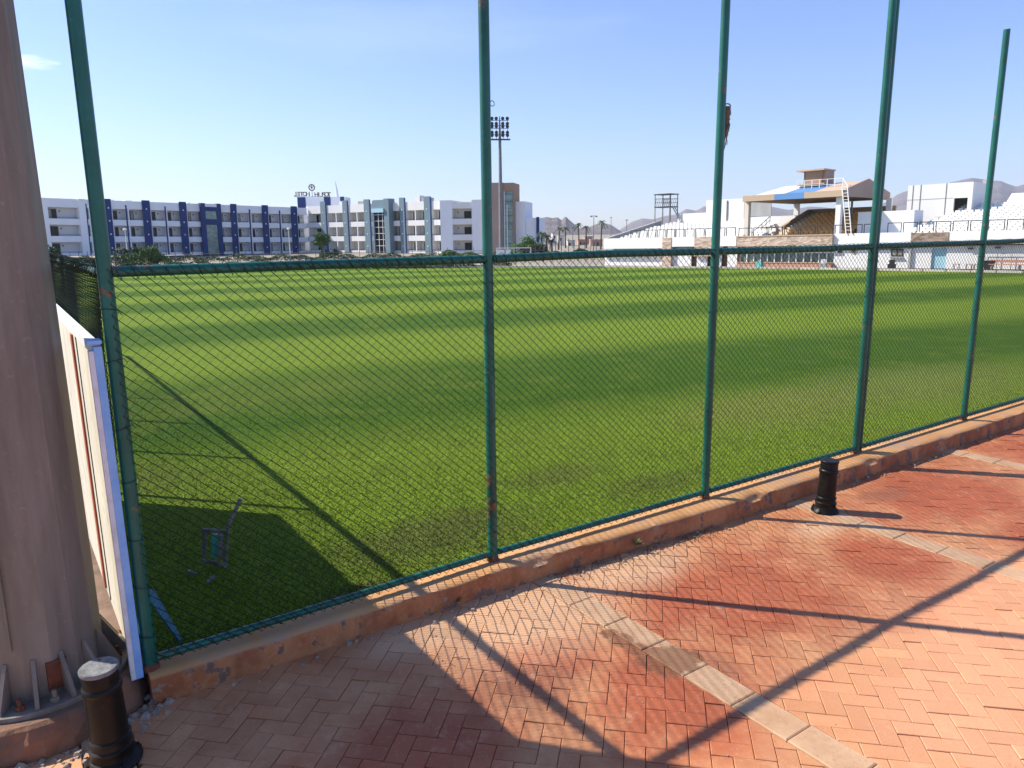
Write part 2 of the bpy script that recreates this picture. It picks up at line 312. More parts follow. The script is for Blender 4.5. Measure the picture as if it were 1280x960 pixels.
# ------------------------------------------------------------------ mesh helpers
def tag(o, label=None, cat=None, group=None, kind=None):
    if label: o['label'] = label
    if cat: o['category'] = cat
    if group: o['group'] = group
    if kind: o['kind'] = kind
    return o
def empty(name, loc=(0, 0, 0), rot=(0, 0, 0), **k):
    o = bpy.data.objects.new(name, None); o.empty_display_size = .3
    o.location = loc; o.rotation_euler = rot; COL.objects.link(o); return tag(o, **k)
def link(name, me, parent=None, loc=None, rot=None, **k):
    o = bpy.data.objects.new(name, me); COL.objects.link(o)
    if parent: o.parent = parent
    if loc is not None: o.location = loc
    if rot is not None: o.rotation_euler = rot
    return tag(o, **k)
class MB:
    def __init__(s): s.v = []; s.f = []; s.mi = []; s.cur = 0
    def add(s, vs, fs):
        b = len(s.v); s.v += [tuple(v) for v in vs]
        s.f += [tuple(i + b for i in f) for f in fs]; s.mi += [s.cur] * len(fs); return s
    def box(s, x0, x1, y0, y1, z0, z1):
        if x0 > x1: x0, x1 = x1, x0
        if y0 > y1: y0, y1 = y1, y0
        if z0 > z1: z0, z1 = z1, z0
        return s.hexa([(x0, y0, z0), (x1, y0, z0), (x1, y1, z0), (x0, y1, z0), (x0, y0, z1), (x1, y0, z1), (x1, y1, z1), (x0, y1, z1)])
    def hexa(s, p):
        return s.add(p, [(3, 2, 1, 0), (4, 5, 6, 7), (0, 1, 5, 4), (1, 2, 6, 5), (2, 3, 7, 6), (3, 0, 4, 7)])
    def bar(s, a, b, w, h=None):
        a, b = Vector(a), Vector(b); d = (b - a).normalized(); h = h or w
        x = d.cross(Vector((0, 0, 1)));
        if x.length < 1e-3: x = Vector((1, 0, 0))
        x.normalize(); y = x.cross(d).normalized()
        p = [a - x * w / 2 - y * h / 2, a + x * w / 2 - y * h / 2, a + x * w / 2 + y * h / 2, a - x * w / 2 + y * h / 2]
        q = [v + (b - a) for v in p]
        return s.hexa(p + q)
    def tube(s, pts, r, n=10, caps=True):
        pts = [Vector(p) for p in pts]; rs = r if isinstance(r, (list, tuple)) else [r] * len(pts)
        b = len(s.v); up = None
        for i, p in enumerate(pts):
            d = (pts[min(i + 1, len(pts) - 1)] - pts[max(i - 1, 0)]).normalized()
            if up is None:
                up = Vector((0, 0, 1)) if abs(d.z) < .9 else Vector((1, 0, 0))
            x = d.cross(up).normalized(); up = x.cross(d).normalized()
            for k in range(n):
                a = 2 * math.pi * k / n
                s.v.append(tuple(p + (x * math.cos(a) + up * math.sin(a)) * rs[i]))
        for i in range(len(pts) - 1):
            for k in range(n):
                k2 = (k + 1) % n
                s.f.append((b + i * n + k, b + i * n + k2, b + (i + 1) * n + k2, b + (i + 1) * n + k)); s.mi.append(s.cur)
        if caps:
            s.f.append(tuple(b + k for k in reversed(range(n)))); s.mi.append(s.cur)
            s.f.append(tuple(b + (len(pts) - 1) * n + k for k in range(n))); s.mi.append(s.cur)
        return s
    def lathe(s, prof, n=24, c=(0, 0, 0)):
        b = len(s.v)
        for r, z in prof:
            for k in range(n):
                a = 2 * math.pi * k / n; s.v.append((c[0] + r * math.cos(a), c[1] + r * math.sin(a), c[2] + z))
        for i in range(len(prof) - 1):
            for k in range(n):
                k2 = (k + 1) % n
                s.f.append((b + i * n + k, b + i * n + k2, b + (i + 1) * n + k2, b + (i + 1) * n + k)); s.mi.append(s.cur)
        s.f.append(tuple(b + k for k in reversed(range(n)))); s.mi.append(s.cur)
        s.f.append(tuple(b + (len(prof) - 1) * n + k for k in range(n))); s.mi.append(s.cur)
        return s
    def prism(s, poly, z0, z1):
        n = len(poly)
        vs = [(x, y, z0) for x, y in poly] + [(x, y, z1) for x, y in poly]
        return s.add(vs, [tuple(reversed(range(n))), tuple(range(n, 2 * n))] + [(i, (i + 1) % n, n + (i + 1) % n, n + i) for i in range(n)])
    def mesh(s, name, mats, smooth=False):
        me = bpy.data.meshes.new(name); me.from_pydata(s.v, [], s.f)
        for m in (mats if isinstance(mats, (list, tuple)) else [mats]): me.materials.append(m)
        if len(set(s.mi)) > 1: me.polygons.foreach_set('material_index', s.mi)
        if smooth: me.polygons.foreach_set('use_smooth', [True] * len(me.polygons)); me.set_sharp_from_angle(angle=rad(40))
        me.update(); return me
    def build(s, name, mats, parent=None, smooth=False, loc=None, rot=None, **k):
        return link(name, s.mesh(name, mats, smooth), parent, loc, rot, **k)
def np_mesh(name, V, F, mat, smooth=False):
    V = np.asarray(V, dtype=np.float32); F = np.asarray(F, dtype=np.int32); k = F.shape[1]
    me = bpy.data.meshes.new(name); me.vertices.add(len(V)); me.vertices.foreach_set('co', V.ravel())
    me.loops.add(F.size); me.loops.foreach_set('vertex_index', F.ravel())
    me.polygons.add(len(F)); me.polygons.foreach_set('loop_start', np.arange(0, F.size, k, dtype=np.int32))
    if smooth: me.polygons.foreach_set('use_smooth', np.ones(len(F), dtype=bool))
    me.materials.append(mat); me.update(calc_edges=True); me.validate(); return me

# ------------------------------------------------------------------ fence frame: u along the main fence, v into the pitch
def to_uv(p): d = Vector((p[0], p[1], 0)) - P1; return d.dot(U), d.dot(V)
KT = .15   # kerb top

# ================================================================== SETTING
# ground sheet
g = MB()
ys = [-60, -10, 0, 4, 10, 20, 40, 60, 80, 95, 140, 300, 900, 9000]; xs = [-9000, -900, -200, -60, -20, 0, 20, 60, 200, 900, 9000]
for y in ys:
    for x in xs: g.v.append((x, y, min(slope(y), 0) - .09))
for j in range(len(ys) - 1):
    for i in range(len(xs) - 1):
        a = j * len(xs) + i; g.f.append((a, a + 1, a + 1 + len(xs), a + len(xs))); g.mi.append(0)
g.build('ground', M['sand'], kind='structure')

# pitch
def far_pt(px, py):
    r = ray(px, py); Y = 60.0
    for _ in range(40):
        z = slope(Y); t = (z - CAMZ) / r.z; Y = .5 * Y + .5 * max(6, r.y * t)
    return Vector((r.x * Y / r.y, Y, slope(Y)))
FAR_PX = [(-40, 338), (80, 337.5), (300, 336.5), (600, 334.5), (755, 334.3), (1000, 336.5), (1280, 341.5), (1500, 346)]
far_line = [far_pt(*p) for p in FAR_PX]
nr, nc = 60, len(FAR_PX)
near_u = [0, .8, 2.2, 5, 8, 14, 24, 44]
pv = []; pf = []
for i in range(nc):
    a = uv(near_u[i], .07); b = far_line[i]
    for j in range(nr):
        t = (j / (nr - 1)) ** 2.2; p = a.lerp(b, t); pv.append((p.x, p.y, slope(p.y)))
for i in range(nc - 1):
    for j in range(nr - 1):
        q = i * nr + j; pf.append((q, q + nr, q + nr + 1, q + 1))
link('pitch', np_mesh('pitch', pv, pf, M['grass'], True), kind='structure')

# real blades near the fence
def blades():
    N = 300000
    d = rng.uniform(0, 1, N); dist = 3.6 * (17.0 / 3.6) ** d
    az = rng.uniform(rad(-36), rad(38), N)
    x = np.sin(az) * dist; y = np.cos(az) * dist
    dx, dy = x - P1.x, y - P1.y
    u = dx * U.x + dy * U.y; v = dx * V.x + dy * V.y
    k = (rng.uniform(0, 1, N) < np.clip((17 - dist) / 11, 0, 1) ** 1.3) & (v > np.interp(u, [0, 2.2, 4.4, 6.6, 10], [.11, .165, .12, .085, .08])) & (u > .03); x, y, dist = x[k], y[k], dist[k]; n = len(x)
    z = .05 - .0145 * (np.clip(y, 4, 95) - 4)
    h = rng.uniform(.008, .022, n); w = rng.uniform(.0018, .0034, n) * (1 + dist * .10)
    a = rng.uniform(0, 2 * np.pi, n); lean = rng.uniform(0, .022, n); la = rng.uniform(0, 2 * np.pi, n)
    p = np.zeros((n, 3, 3)); p[:, 0] = np.stack([x - np.cos(a) * w, y - np.sin(a) * w, z - .004], 1); p[:, 1] = np.stack([x + np.cos(a) * w, y + np.sin(a) * w, z - .004], 1)
    p[:, 2] = np.stack([x + np.cos(la) * lean, y + np.sin(la) * lean, z + h], 1)
    return link('grass', np_mesh('grass', p.reshape(-1, 3), np.arange(n * 3).reshape(-1, 3), M['blade']), kind='stuff', label='short green turf blades just behind the chain link fence', cat='grass')
blades()

# paving bed
b = MB()
def kerb_front(u):
    return float(np.interp(u, [-1, 0, 2.7, 4.2, 6.5, 10, 40], [-.10, -.11, -.135, -.21, -.245, -.265, -.3]))
def kerb_back(u): return np.interp(u, [0, 2.2, 4.4, 6.6, 10], [.11, .165, .12, .085, .08])
poly = [uv(-9, -.05), uv(45, -.05), uv(45, -14), uv(-9, -14)]
b.add([(p.x, p.y, -.022) for p in poly], [(0, 3, 2, 1)])
paving = b.build('paving', M['bed'], kind='structure')
b = MB(); far0 = 15.2
poly = [uv(far0, -.1), uv(60, -.1), uv(60, -14), uv(far0, -14)]
b.add([(p.x, p.y, 0) for p in poly], [(0, 3, 2, 1)])
poly = [uv(-1.5, -5.2), uv(far0, -5.2), uv(far0, -14), uv(-1.5, -14)]
b.add([(p.x, p.y, 0) for p in poly], [(0, 3, 2, 1)])
b.build('distant_paving', M['pavefar'], kind='structure')

STR = [(-.37, -.165), (2.415, 2.62), (5.16, 5.365), (7.90, 8.105), (10.64, 10.845), (13.38, 13.585)]
def clip(poly, axis, val, keep_less):
    out = []
    for i in range(len(poly)):
        a, c = poly[i], poly[(i + 1) % len(poly)]
        ia = (a[axis] <= val) == keep_less; ic = (c[axis] <= val) == keep_less
        if ia: out.append(a)
        if ia != ic:
            t = (val - a[axis]) / (c[axis] - a[axis]); out.append((a[0] + t * (c[0] - a[0]), a[1] + t * (c[1] - a[1])))
    return out
def area(p): return .5 * abs(sum(p[i][0] * p[(i + 1) % len(p)][1] - p[(i + 1) % len(p)][0] * p[i][1] for i in range(len(p))))
def paver(poly, th=.03, ch=.0035, up=0):
    """chamfered block from a convex outline (local xy)"""
    n = len(poly); cx = sum(p[0] for p in poly) / n; cy = sum(p[1] for p in poly) / n
    ins = []
    for x, y in poly:
        d = math.hypot(x - cx, y - cy); k = max(.2, 1 - ch * 1.35 / d); ins.append((cx + (x - cx) * k, cy + (y - cy) * k))
    vs = [(x, y, -th) for x, y in poly] + [(x, y, -ch * .7) for x, y in poly] + [(x, y, 0) for x, y in ins]
    fs = [(i, (i + 1) % n, n + (i + 1) % n, n + i) for i in range(n)] + [(n + i, n + (i + 1) % n, 2 * n + (i + 1) % n, 2 * n + i) for i in range(n)] + [tuple(range(2 * n, 3 * n))]
    return vs, fs
BA = rad(45); BW = .1; GAP = .0014
bricks = []
ca, sa = math.cos(BA), math.sin(BA)
rngp = random.Random(3)
segs = []
edge = [-1.6] + [x for s in STR for x in s] + [far0]
for i in range(0, len(edge), 2): segs.append((edge[i] + .004, edge[i + 1] - .004))
for cx in range(-70, 190):
    for cy in range(-190, 70):
        k = (cx - cy) % 4
        if k == 0: r = (cx, cy, 2, 1)
        elif k == 3: r = (cx, cy, 1, 2)
        else: continue
        mx, my = (r[0] + r[2] / 2) * BW, (r[1] + r[3] / 2) * BW
        u0, v0 = mx * ca - my * sa, mx * sa + my * ca
        # rotate lattice by 45 degrees to the kerb
        if not (-1.8 < u0 < far0 + .2 and -5.3 < v0 < 0): continue
        hw, hh = r[2] * BW / 2 - GAP, r[3] * BW / 2 - GAP
        if u0 > 8.5 and v0 < -5.5: continue
        cor = [(-hw, -hh), (hw, -hh), (hw, hh), (-hw, hh)]
        P = [(u0 + x * ca - y * sa, v0 + x * sa + y * ca) for x, y in cor]
        kf = kerb_front(u0) + .02
        for a, c in segs:
            q = clip(clip(P, 0, c, True), 0, a, False)
            if len(q) < 3: continue
            q = clip(q, 1, kf, True)
            q = clip(q, 1, -5.2, False) if len(q) > 2 else q
            if len(q) < 3 or area(q) < .0012: continue
            full = len(q) == 4 and abs(area(q) - 4 * hw * hh) < 1e-7
            w = uv(u0, v0)
            pr = project((w.x, w.y, 0)); inside = -30 < pr[0] < 1310 and pr[1] < 985
            d2 = w.x ** 2 + w.y ** 2 + CAMZ ** 2
            size = area(q) / (d2 * math.sqrt(d2)) * (1 if inside else 0)
            bricks.append((size, full, k, q, u0, v0))
bricks.sort(key=lambda t: -t[0])
B_mesh = {}
for k, (w, h) in {0: (2, 1), 3: (1, 2)}.items():
    hw, hh = w * BW / 2 - GAP, h * BW / 2 - GAP
    vs, fs = paver([(-hw, -hh), (hw, -hh), (hw, hh), (-hw, hh)]); mb = MB(); mb.add(vs, fs); B_mesh[k] = mb.mesh('brick', M['brick_paver'])
latt = math.atan2(U.y, U.x) + BA
SV, SF, ST = [], [], []
cnt = 0
for (size, full, k, q, u0, v0) in bricks:
    dz = rngp.gauss(0, .0014) - (.004 if rngp.random() < .02 else 0); tint = rngp.random(); tx, ty = rngp.gauss(0, .010), rngp.gauss(0, .010)
    c = uv(u0, v0, dz)
    if cnt < 280 and size > 0:
        if full: o = link('brick', B_mesh[k], paving, loc=c, rot=(tx, ty, latt))
        else:
            qq = [((p - c).x, (p - c).y) for p in (uv(a, b_) for a, b_ in q)]
            vs, fs = paver(qq); mb = MB(); mb.add(vs, fs); o = mb.build('brick', M['brick_paver'], paving, loc=c)
        o['tint'] = tint; cnt += 1
    else:
        qq = [(uv(a, b_).x, uv(a, b_).y) for a, b_ in q]; vs, fs = paver(qq); b0 = len(SV)
        SV += [(x, y, z + dz + tx * (x - c.x) + ty * (y - c.y)) for x, y, z in vs]; SF += [tuple(i + b0 for i in f) for f in fs]; ST += [tint] * len(vs)
me = bpy.data.meshes.new('bricks'); me.from_pydata(SV, [], SF); me.materials.append(M['brick_paver_joined'])
at = me.attributes.new('tint', 'FLOAT', 'POINT'); at.data.foreach_set('value', ST)
link('brick_field', me, paving, kind='stuff')
slab_n = 0
SVs = MB()
for (a, c) in STR:
    v = -.10 - rngp.random() * .2
    lastv = kerb_front(a) + .02
    while v > -5.2:
        L = .33 + rngp.uniform(-.01, .01)
        v1 = max(v, -5.2)
        q = [(a + .004, lastv - .003), (a + .004, v1 + .003), (c - .004, v1 + .003), (c - .004, lastv - .003)]
        ctr = uv((a + c) / 2, (lastv + v1) / 2)
        qq = [((p - ctr).x, (p - ctr).y) for p in (uv(x, y) for x, y in q)]
        vs, fs = paver(qq, .05, .006); pr = project(ctr)
        if 0 < pr[0] < 1280 and pr[1] < 1000 and abs(lastv - v1) > .05:
            mb = MB(); mb.add(vs, fs); mb.build('slab', M['slab'], paving, loc=ctr + Vector((0, 0, .003 + rngp.uniform(-.002, .003))))
        else: SVs.add([(x + ctr.x, y + ctr.y, z + .003) for x, y, z in vs], fs)
        lastv = v1; v = v - L
SVs.build('slab_run', M['slab'], paving, kind='stuff')

# kerb wall
def kerb():
    us = list(np.arange(-.02, 30, .04)) + list(np.arange(30, 62, 1.0)); prof = 11
    Vv, Ff = [], []
    for i, u in enumerate(us):
        kf = kerb_front(u); kb = float(kerb_back(u)); ps = [(kf - .012, -.06), (kf - .004, 0), (kf, .05), (kf + .002, .10), (kf + .006, KT - .022), (kf + .02, KT - .004), (kf + .07, KT + .002), (-.03, KT + .002), (kb - .035, KT), (kb - .01, KT - .012), (kb, -.3)]
        for j, (v, z) in enumerate(ps):
            p = uv(u, v, z); am = .011 if 1 <= j <= 5 else .004
            n1 = noise.noise(Vector((u * 3.1, j * .35, 1.7))) + .6 * noise.noise(Vector((u * 11, j * .9, 4.2)))
            chip = max(0, noise.noise(Vector((u * 2.2, 9.1, j * .05))) - .28) * (.10 if j in (4, 5) else .02 if j in (3, 6) else 0)
            p += V * (am * n1 + chip) - Vector((0, 0, chip * .6)) + Vector((0, 0, .0025 * n1))
            Vv.append(tuple(p))
    for i in range(len(us) - 1):
        for j in range(prof - 1): Ff.append((i * prof + j, (i + 1) * prof + j, (i + 1) * prof + j + 1, i * prof + j + 1))
    me = bpy.data.meshes.new('kerb'); me.from_pydata(Vv, [], Ff + [tuple(range(prof))]); me.materials.append(M['kerb'])
    me.polygons.foreach_set('use_smooth', [True] * len(me.polygons)); me.set_sharp_from_angle(angle=rad(50))
    return link('kerb', me, kind='structure')
kerb()
# soil and plinth left of the corner
b = MB()
pts = [uv(-6, -.2), uv(-.03, -.085), uv(-.03, 8), uv(-6, 8)]
N1 = 26; vv = []
for j in range(N1):
    for i in range(N1):
        u_, v_ = -4.5 + 4.47 * i / (N1 - 1), -.12 + 8 * j / (N1 - 1)
        z = .03 + .03 * noise.noise(Vector((u_ * 4, v_ * 4, 0))); p = uv(u_, v_); vv.append((p.x, p.y, z if j else -.03))
b.add(vv, [(j * N1 + i, j * N1 + i + 1, (j + 1) * N1 + i + 1, (j + 1) * N1 + i) for j in range(N1 - 1) for i in range(N1 - 1)])
b.build('soil', M['soil'], kind='structure')
MC = Vector((-2.50, 3.56, 0))
b = MB()
nn = 56; rows = [(.54, -.05), (.53, .04), (.515, .09), (.49, .14), (.47, .155), (.0, .155)]
for ri, (r, z) in enumerate(rows):
    for k in range(nn):
        a = 2 * math.pi * k / nn; w = 1 + .09 * noise.noise(Vector((math.cos(a) * 3, math.sin(a) * 3, z * 6))) + .045 * noise.noise(Vector((math.cos(a) * 11, math.sin(a) * 11, z * 20)))
        b.v.append((MC.x + r * w * math.cos(a), MC.y + r * w * math.sin(a), z))
for i in range(len(rows) - 1):
    for k in range(nn): k2 = (k + 1) % nn; b.f.append((i * nn + k, i * nn + k2, (i + 1) * nn + k2, (i + 1) * nn + k)); b.mi.append(0)
b.build('plinth', M['plinth'], kind='structure')
# rubble round the plinth and the kerb end (uncountable crumbs)
b = MB(); rr = random.Random(5)
for _ in range(420):
    if rr.random() < .55:
        a = rr.uniform(-2.6, .6); d = rr.uniform(.56, .72); x, y = MC.x + math.cos(a) * d, MC.y + math.sin(a) * d
    elif rr.random() < .6:
        p = uv(rr.uniform(-.3, .0), rr.uniform(-.25, .15)); x, y = p.x, p.y
    else:
        u_ = rr.uniform(0, 9); p = uv(u_, kerb_front(u_) - abs(rr.gauss(0, .06)) - .01); x, y = p.x, p.y
    s = rr.uniform(.003, .016) * (1.0 if rr.random() < .85 else 1.6)
    pts = [(x + s * rr.uniform(.6, 1.2) * cx_, y + s * rr.uniform(.6, 1.2) * cy_, max(0, s * cz_ * rr.uniform(.7, 1.1))) for cx_, cy_, cz_ in [(-1, -1, 0), (1, -1, 0), (1, 1, 0), (-1, 1, 0), (-.6, -.6, 1.1), (.6, -.6, 1.1), (.6, .6, 1.1), (-.6, .6, 1.1)]]
    b.hexa(pts)
for _ in range(1300):
    u_, v_ = rr.uniform(-.6, 8), -.15 - abs(rr.gauss(0, .9)); p = uv(u_, v_, .001); s = rr.uniform(.0012, .004); x, y = p.x, p.y
    b.hexa([(x + s * a_ * rr.uniform(.6, 1.3), y + s * c_ * rr.uniform(.6, 1.3), z_ * s) for a_, c_, z_ in [(-1, -1, 0), (1, -1, 0), (1, 1, 0), (-1, 1, 0), (-.6, -.6, 1.1), (.6, -.6, 1.1), (.6, .6, 1.1), (-.6, .6, 1.1)]])
b.build('rubble', M['stoneb'], kind='stuff', label='small crumbs of stone along the kerb foot and around the mast plinth', cat='rubble')

# ================================================================== FENCES
POSTF = [ground(189, 835, KT), ground(616, 700, KT), ground(881, 622, KT), ground(1069, 566, KT), ground(1204, 525, KT)]
step = (POSTF[4] - POSTF[1]) / 3
for k in range(1, 9): POSTF.append(POSTF[4] + step * k + Vector((0, 0, 0)))
PH, RH = 4.36, 2.09
def chain(a, b, z0, z1, off, name, parent, W=.0305, H=.055, r=.0021):
    """woven zigzag wires between two feet; off is the sideways offset"""
    a = Vector((a.x, a.y, 0)); b = Vector((b.x, b.y, 0)); L = (b - a).length; d = (b - a) / L; n = Vector((-d.y, d.x, 0))
    K = int(L / W); W = L / K; S = int((z1 - z0) / (H / 2)); hz = (z1 - z0) / S
    k = np.arange(K)[:, None]; s = np.arange(S + 1)[None, :]
    alt = ((s + k) % 2 == 0).astype(float)
    uu = (k + alt) * W + 0 * s; uu = np.clip(uu, .004, L - .004)
    bul = .010 * np.sin(uu * 1.7 + 1.3) * np.sin((s * hz) * 1.6 + .5) + .004 * np.sin(uu * 5 + s * .21)
    zz = z0 + s * hz + 0 * k + .003 * np.sin(uu * 9)
    ww = off + bul + np.where(alt > .5, .0022, -.0022)
    P = np.stack([a.x + d.x * uu + n.x * ww, a.y + d.y * uu + n.y * ww, zz], -1)  # K,S+1,3
    sides = []
    for j in range(3):
        an = 2 * math.pi * j / 3
        sides.append(P + np.array([d.x * math.cos(an) * r * 1.2 + n.x * math.sin(an) * r, d.y * math.cos(an) * r * 1.2 + n.y * math.sin(an) * r, math.cos(an) * r * .6]))
    A = np.stack(sides, 2).reshape(-1, 3)
    F = []
    base = (np.arange(K)[:, None] * (S + 1) + np.arange(S)[None, :]) * 3
    for j in range(3):
        j2 = (j + 1) % 3; F.append(np.stack([base + j, base + j2, base + 3 + j2, base + 3 + j], -1).reshape(-1, 4))
    return link(name, np_mesh(name, A, np.concatenate(F), M['wire']), parent)
def lacing(pts, R, pitch, parent, name='lacing_wire', r=.0022):
    """wire wound round a rail"""
    mb = MB()
    for (a, b) in pts:
        L = (b - a).length; d = (b - a).normalized(); x = Vector((0, 0, 1)); y = d.cross(x).normalized(); n = int(L / pitch * 8); P = []
        for i in range(n):
            t = i / 8 * 2 * math.pi; P.append(a + d * (L * i / n) + (x * math.cos(t) + y * math.sin(t)) * R * (1 + .12 * math.sin(i * 1.7)))
        mb.tube(P, r, 4, False)
    mb.build(name, M['wire'], parent)

fence = empty('chain_link_fence', P1 + Vector((0, 0, KT)), label='tall green steel post fence with chain link mesh standing on the orange kerb', cat='fence')
def fp(p): return Vector(p) - fence.location
RP = .034
for i, f in enumerate(POSTF):
    top = PH + (.0 if i != 2 else .05)
    mb = MB(); q = fp((f.x, f.y, KT))
    mb.tube([q - Vector((0, 0, .02)), q + Vector((0, 0, 1.5)), q + Vector((0, 0, 3)), q + Vector((0, 0, top))], RP, 16)
    mb.tube([q + U * .045 + Vector((0, 0, top - .03)), q + U * .075 + Vector((0, 0, top)), q + U * .06 + Vector((0, 0, top + .02)), q + U * .035 + Vector((0, 0, top - .01))], .004, 6)
    o = mb.build('post', M['green'], fence, smooth=True)
    if i == 3:
        mb = MB(); q2 = q + U * .072 + V * .012
        mb.tube([q2, q2 + Vector((0, 0, top))], RP, 16); mb.build('post', M['green'], fence, smooth=True, label='second post standing tight against its neighbour')
    # little wire hooks on the upper post
    for hz in ((3.05,) if i in (1, 3, 4) else ()):
        mb = MB(); P = [q + U * (RP + .018 + .016 * math.cos(a)) + Vector((0, 0, hz + .016 * math.sin(a))) for a in np.linspace(-2.4, 2.6, 12)]
        mb.tube(P, .0025, 5); mb.build('wire_hook', M['dark'], fence)
    # foot collar and weld drips
    mb = MB(); mb.lathe([(RP + .012, 0), (RP + .010, .012), (RP + .002, .03)], 16, q); mb.build('foot_weld', M['rust'], fence)
for i in range(6):
    q = fp((POSTF[i].x, POSTF[i].y, KT)); d = (POSTF[i + 1] - POSTF[i]).normalized(); n = Vector((-d.y, d.x, 0)); ex = U * .072 if i == 3 else Vector((0, 0, 0))
    for k in range(7):
        z = .18 + k * .29 + .03 * math.sin(k * 3 + i); mb = MB()
        P = [q + ex * max(0, math.cos(a)) + d * (RP + .005) * math.cos(a) + n * (RP + .005) * math.sin(a) + Vector((0, 0, z + .02 * math.sin(a * .5 + k))) for a in np.linspace(0, 2 * math.pi, 13)]
        P += [P[-1] - n * .02 + d * .012 - Vector((0, 0, .02))]
        mb.tube(P, .0021, 4); mb.build('tie_wire', M['wire'], fence)
for i in range(len(POSTF) - 1):
    a, c = POSTF[i], POSTF[i + 1]; d = (c - a).normalized()
    A, B = fp((a.x, a.y, KT + RH)) + d * .03, fp((c.x, c.y, KT + RH)) - d * .03
    sag = Vector((0, 0, .010 * math.sin(i * 2.1)))
    MB().tube([A, A.lerp(B, .5) + sag, B], .027, 14).build('top_rail', M['green'], fence, smooth=True)
    A2, B2 = A - Vector((0, 0, RH - .052)), B - Vector((0, 0, RH - .052))
    MB().tube([A2, A2.lerp(B2, .5), B2], .022, 14).build('bottom_rail', M['green'], fence, smooth=True)
    if i < 7:
        o = chain(a, c, KT + .03, KT + RH + .015, -.036, 'chain_link_panel', None); o.parent = fence; o.location = -fence.location
        lacing([(A, B)], .034, .075, fence); lacing([(A2, B2)], .029, .09, fence)
    if i == 2:
        for j in range(3): pass
# side fence running away from the corner
sf = empty('side_fence', P1 + Vector((0, 0, KT)), label='low green chain link side fence running away behind the leaning board', cat='fence')
def sp_(p): return Vector(p) - sf.location
sposts = [uv(-.0, 2.0 * k + .0, 0) for k in range(1, 9)]
prev = uv(0, .02, 0)
for k, f in enumerate(sposts):
    zb = .02
    MB().tube([sp_((f.x, f.y, -.2)), sp_((f.x, f.y, KT + RH))], .028, 12).build('post', M['green'], sf, smooth=True)
    A, B = sp_((prev.x, prev.y, KT + RH)), sp_((f.x, f.y, KT + RH)); d = (B - A).normalized()
    MB().tube([A + d * .03, B - d * .03], .03, 12).build('top_rail', M['green'], sf, smooth=True)
    MB().tube([A + d * .03 - Vector((0, 0, RH - .02)), B - d * .03 - Vector((0, 0, RH - .02))], .022, 10).build('bottom_rail', M['green'], sf, smooth=True)
    o = chain(prev, f, .06, KT + RH + .05, .036, 'chain_link_panel', None, r=.0021); o.parent = sf; o.location = -sf.location
    lacing([(A, B)], .036, .06, sf)
    prev = f

# bundle of dried fibres caught on the third post
q = POSTF[2]
nb = at_y(905, 133, q.y + .03)
bd = MB(); rr = random.Random(9)
for i in range(46):
    x0 = rr.uniform(.0, .035); L = rr.uniform(.12, .30) * (1 if i > 8 else 1.3); pts = []
    for k in range(5):
        pts.append((x0 + .018 * math.sin(k * 1.3 + i) + rr.uniform(-.006, .006), rr.uniform(-.02, .02), -L * k / 4))
    bd.tube(pts, [.005, .006, .005, .004, .0015], 5)
ba = [(.025 + .026 * math.cos(a), 0, .02 * math.sin(a)) for a in np.linspace(0, 3.14, 9)]; bd.tube(ba, .005, 6)
bd.build('dried_plant_bundle', M['fibre'], None, loc=nb, label='brown bundle of dried fibres hanging high on the third fence post', cat='dried plant')

# ================================================================== FLOODLIGHT MAST (near)
mast = empty('floodlight_mast', MC + Vector((0, 0, .155)), label='thick tapered brown steel mast with bolted flange at the left edge', cat='mast')
mb = MB(); H = 17.0
prof = [(.305, .02), (.298, 1.0), (.290, 2.0), (.282, 3.0), (.274, 4.0), (.20, 12.5), (.165, H)]
mb.lathe(prof, 16); mb.build('shaft', M['mast'], mast)
mb = MB(); mb.lathe([(.425, 0), (.425, .022), (.418, .026), (.30, .026)], 40); mb.build('flange', M['mast'], mast)
for k in range(16):
    a = 2 * math.pi * (k + .35) / 16; ca_, sa_ = math.cos(a), math.sin(a)
    mb = MB(); r0, r1 = .292, .405; hh = .235; t_ = .009
    tx, ty = -sa_ * t_, ca_ * t_
    P = []
    for s_ in (-1, 1):
        for r, z in ((r0, .026), (r1, .026), (r1, .05), (r0 + .012, hh)):
            P.append((r * ca_ + s_ * tx, r * sa_ + s_ * ty, z))
    mb.add(P, [(0, 1, 2, 3), (7, 6, 5, 4), (0, 4, 5, 1), (1, 5, 6, 2), (2, 6, 7, 3), (3, 7, 4, 0)]); mb.build('gusset', M['mast'], mast)
    a2 = a + math.pi / 16; c2 = Vector((.37 * math.cos(a2), .37 * math.sin(a2), .026))
    mb = MB(); mb.lathe([(.022, 0), (.022, .02), (.019, .023)], 6, c2); mb.lathe([(.011, .02), (.011, .055), (.009, .058)], 10, c2); mb.build('bolt', M['rust'] if k % 4 == 0 else M['mast'], mast)
# service hatch, low on the shaft
mb = MB(); a = rad(-42)
rd, tg_ = Vector((math.cos(a), math.sin(a), 0)), Vector((-math.sin(a), math.cos(a), 0))
P = [rd * r + tg_ * t_ + Vector((0, 0, z)) for z in (.05, .20) for r, t_ in ((.28, -.045), (.311, -.045), (.311, .045), (.28, .045))]
mb.hexa(P); mb.build('hatch_cover', M['rust'], mast)
a = rad(-75)
for da in (0,):
    MB().tube([(.306 * math.cos(a), .306 * math.sin(a), .3), (.284 * math.cos(a), .284 * math.sin(a), 3.0), (.276 * math.cos(a), .276 * math.sin(a), 4.0), (.201 * math.cos(a), .201 * math.sin(a), 12.5)], .006, 6).build('weld_seam', M['mast'], mast)
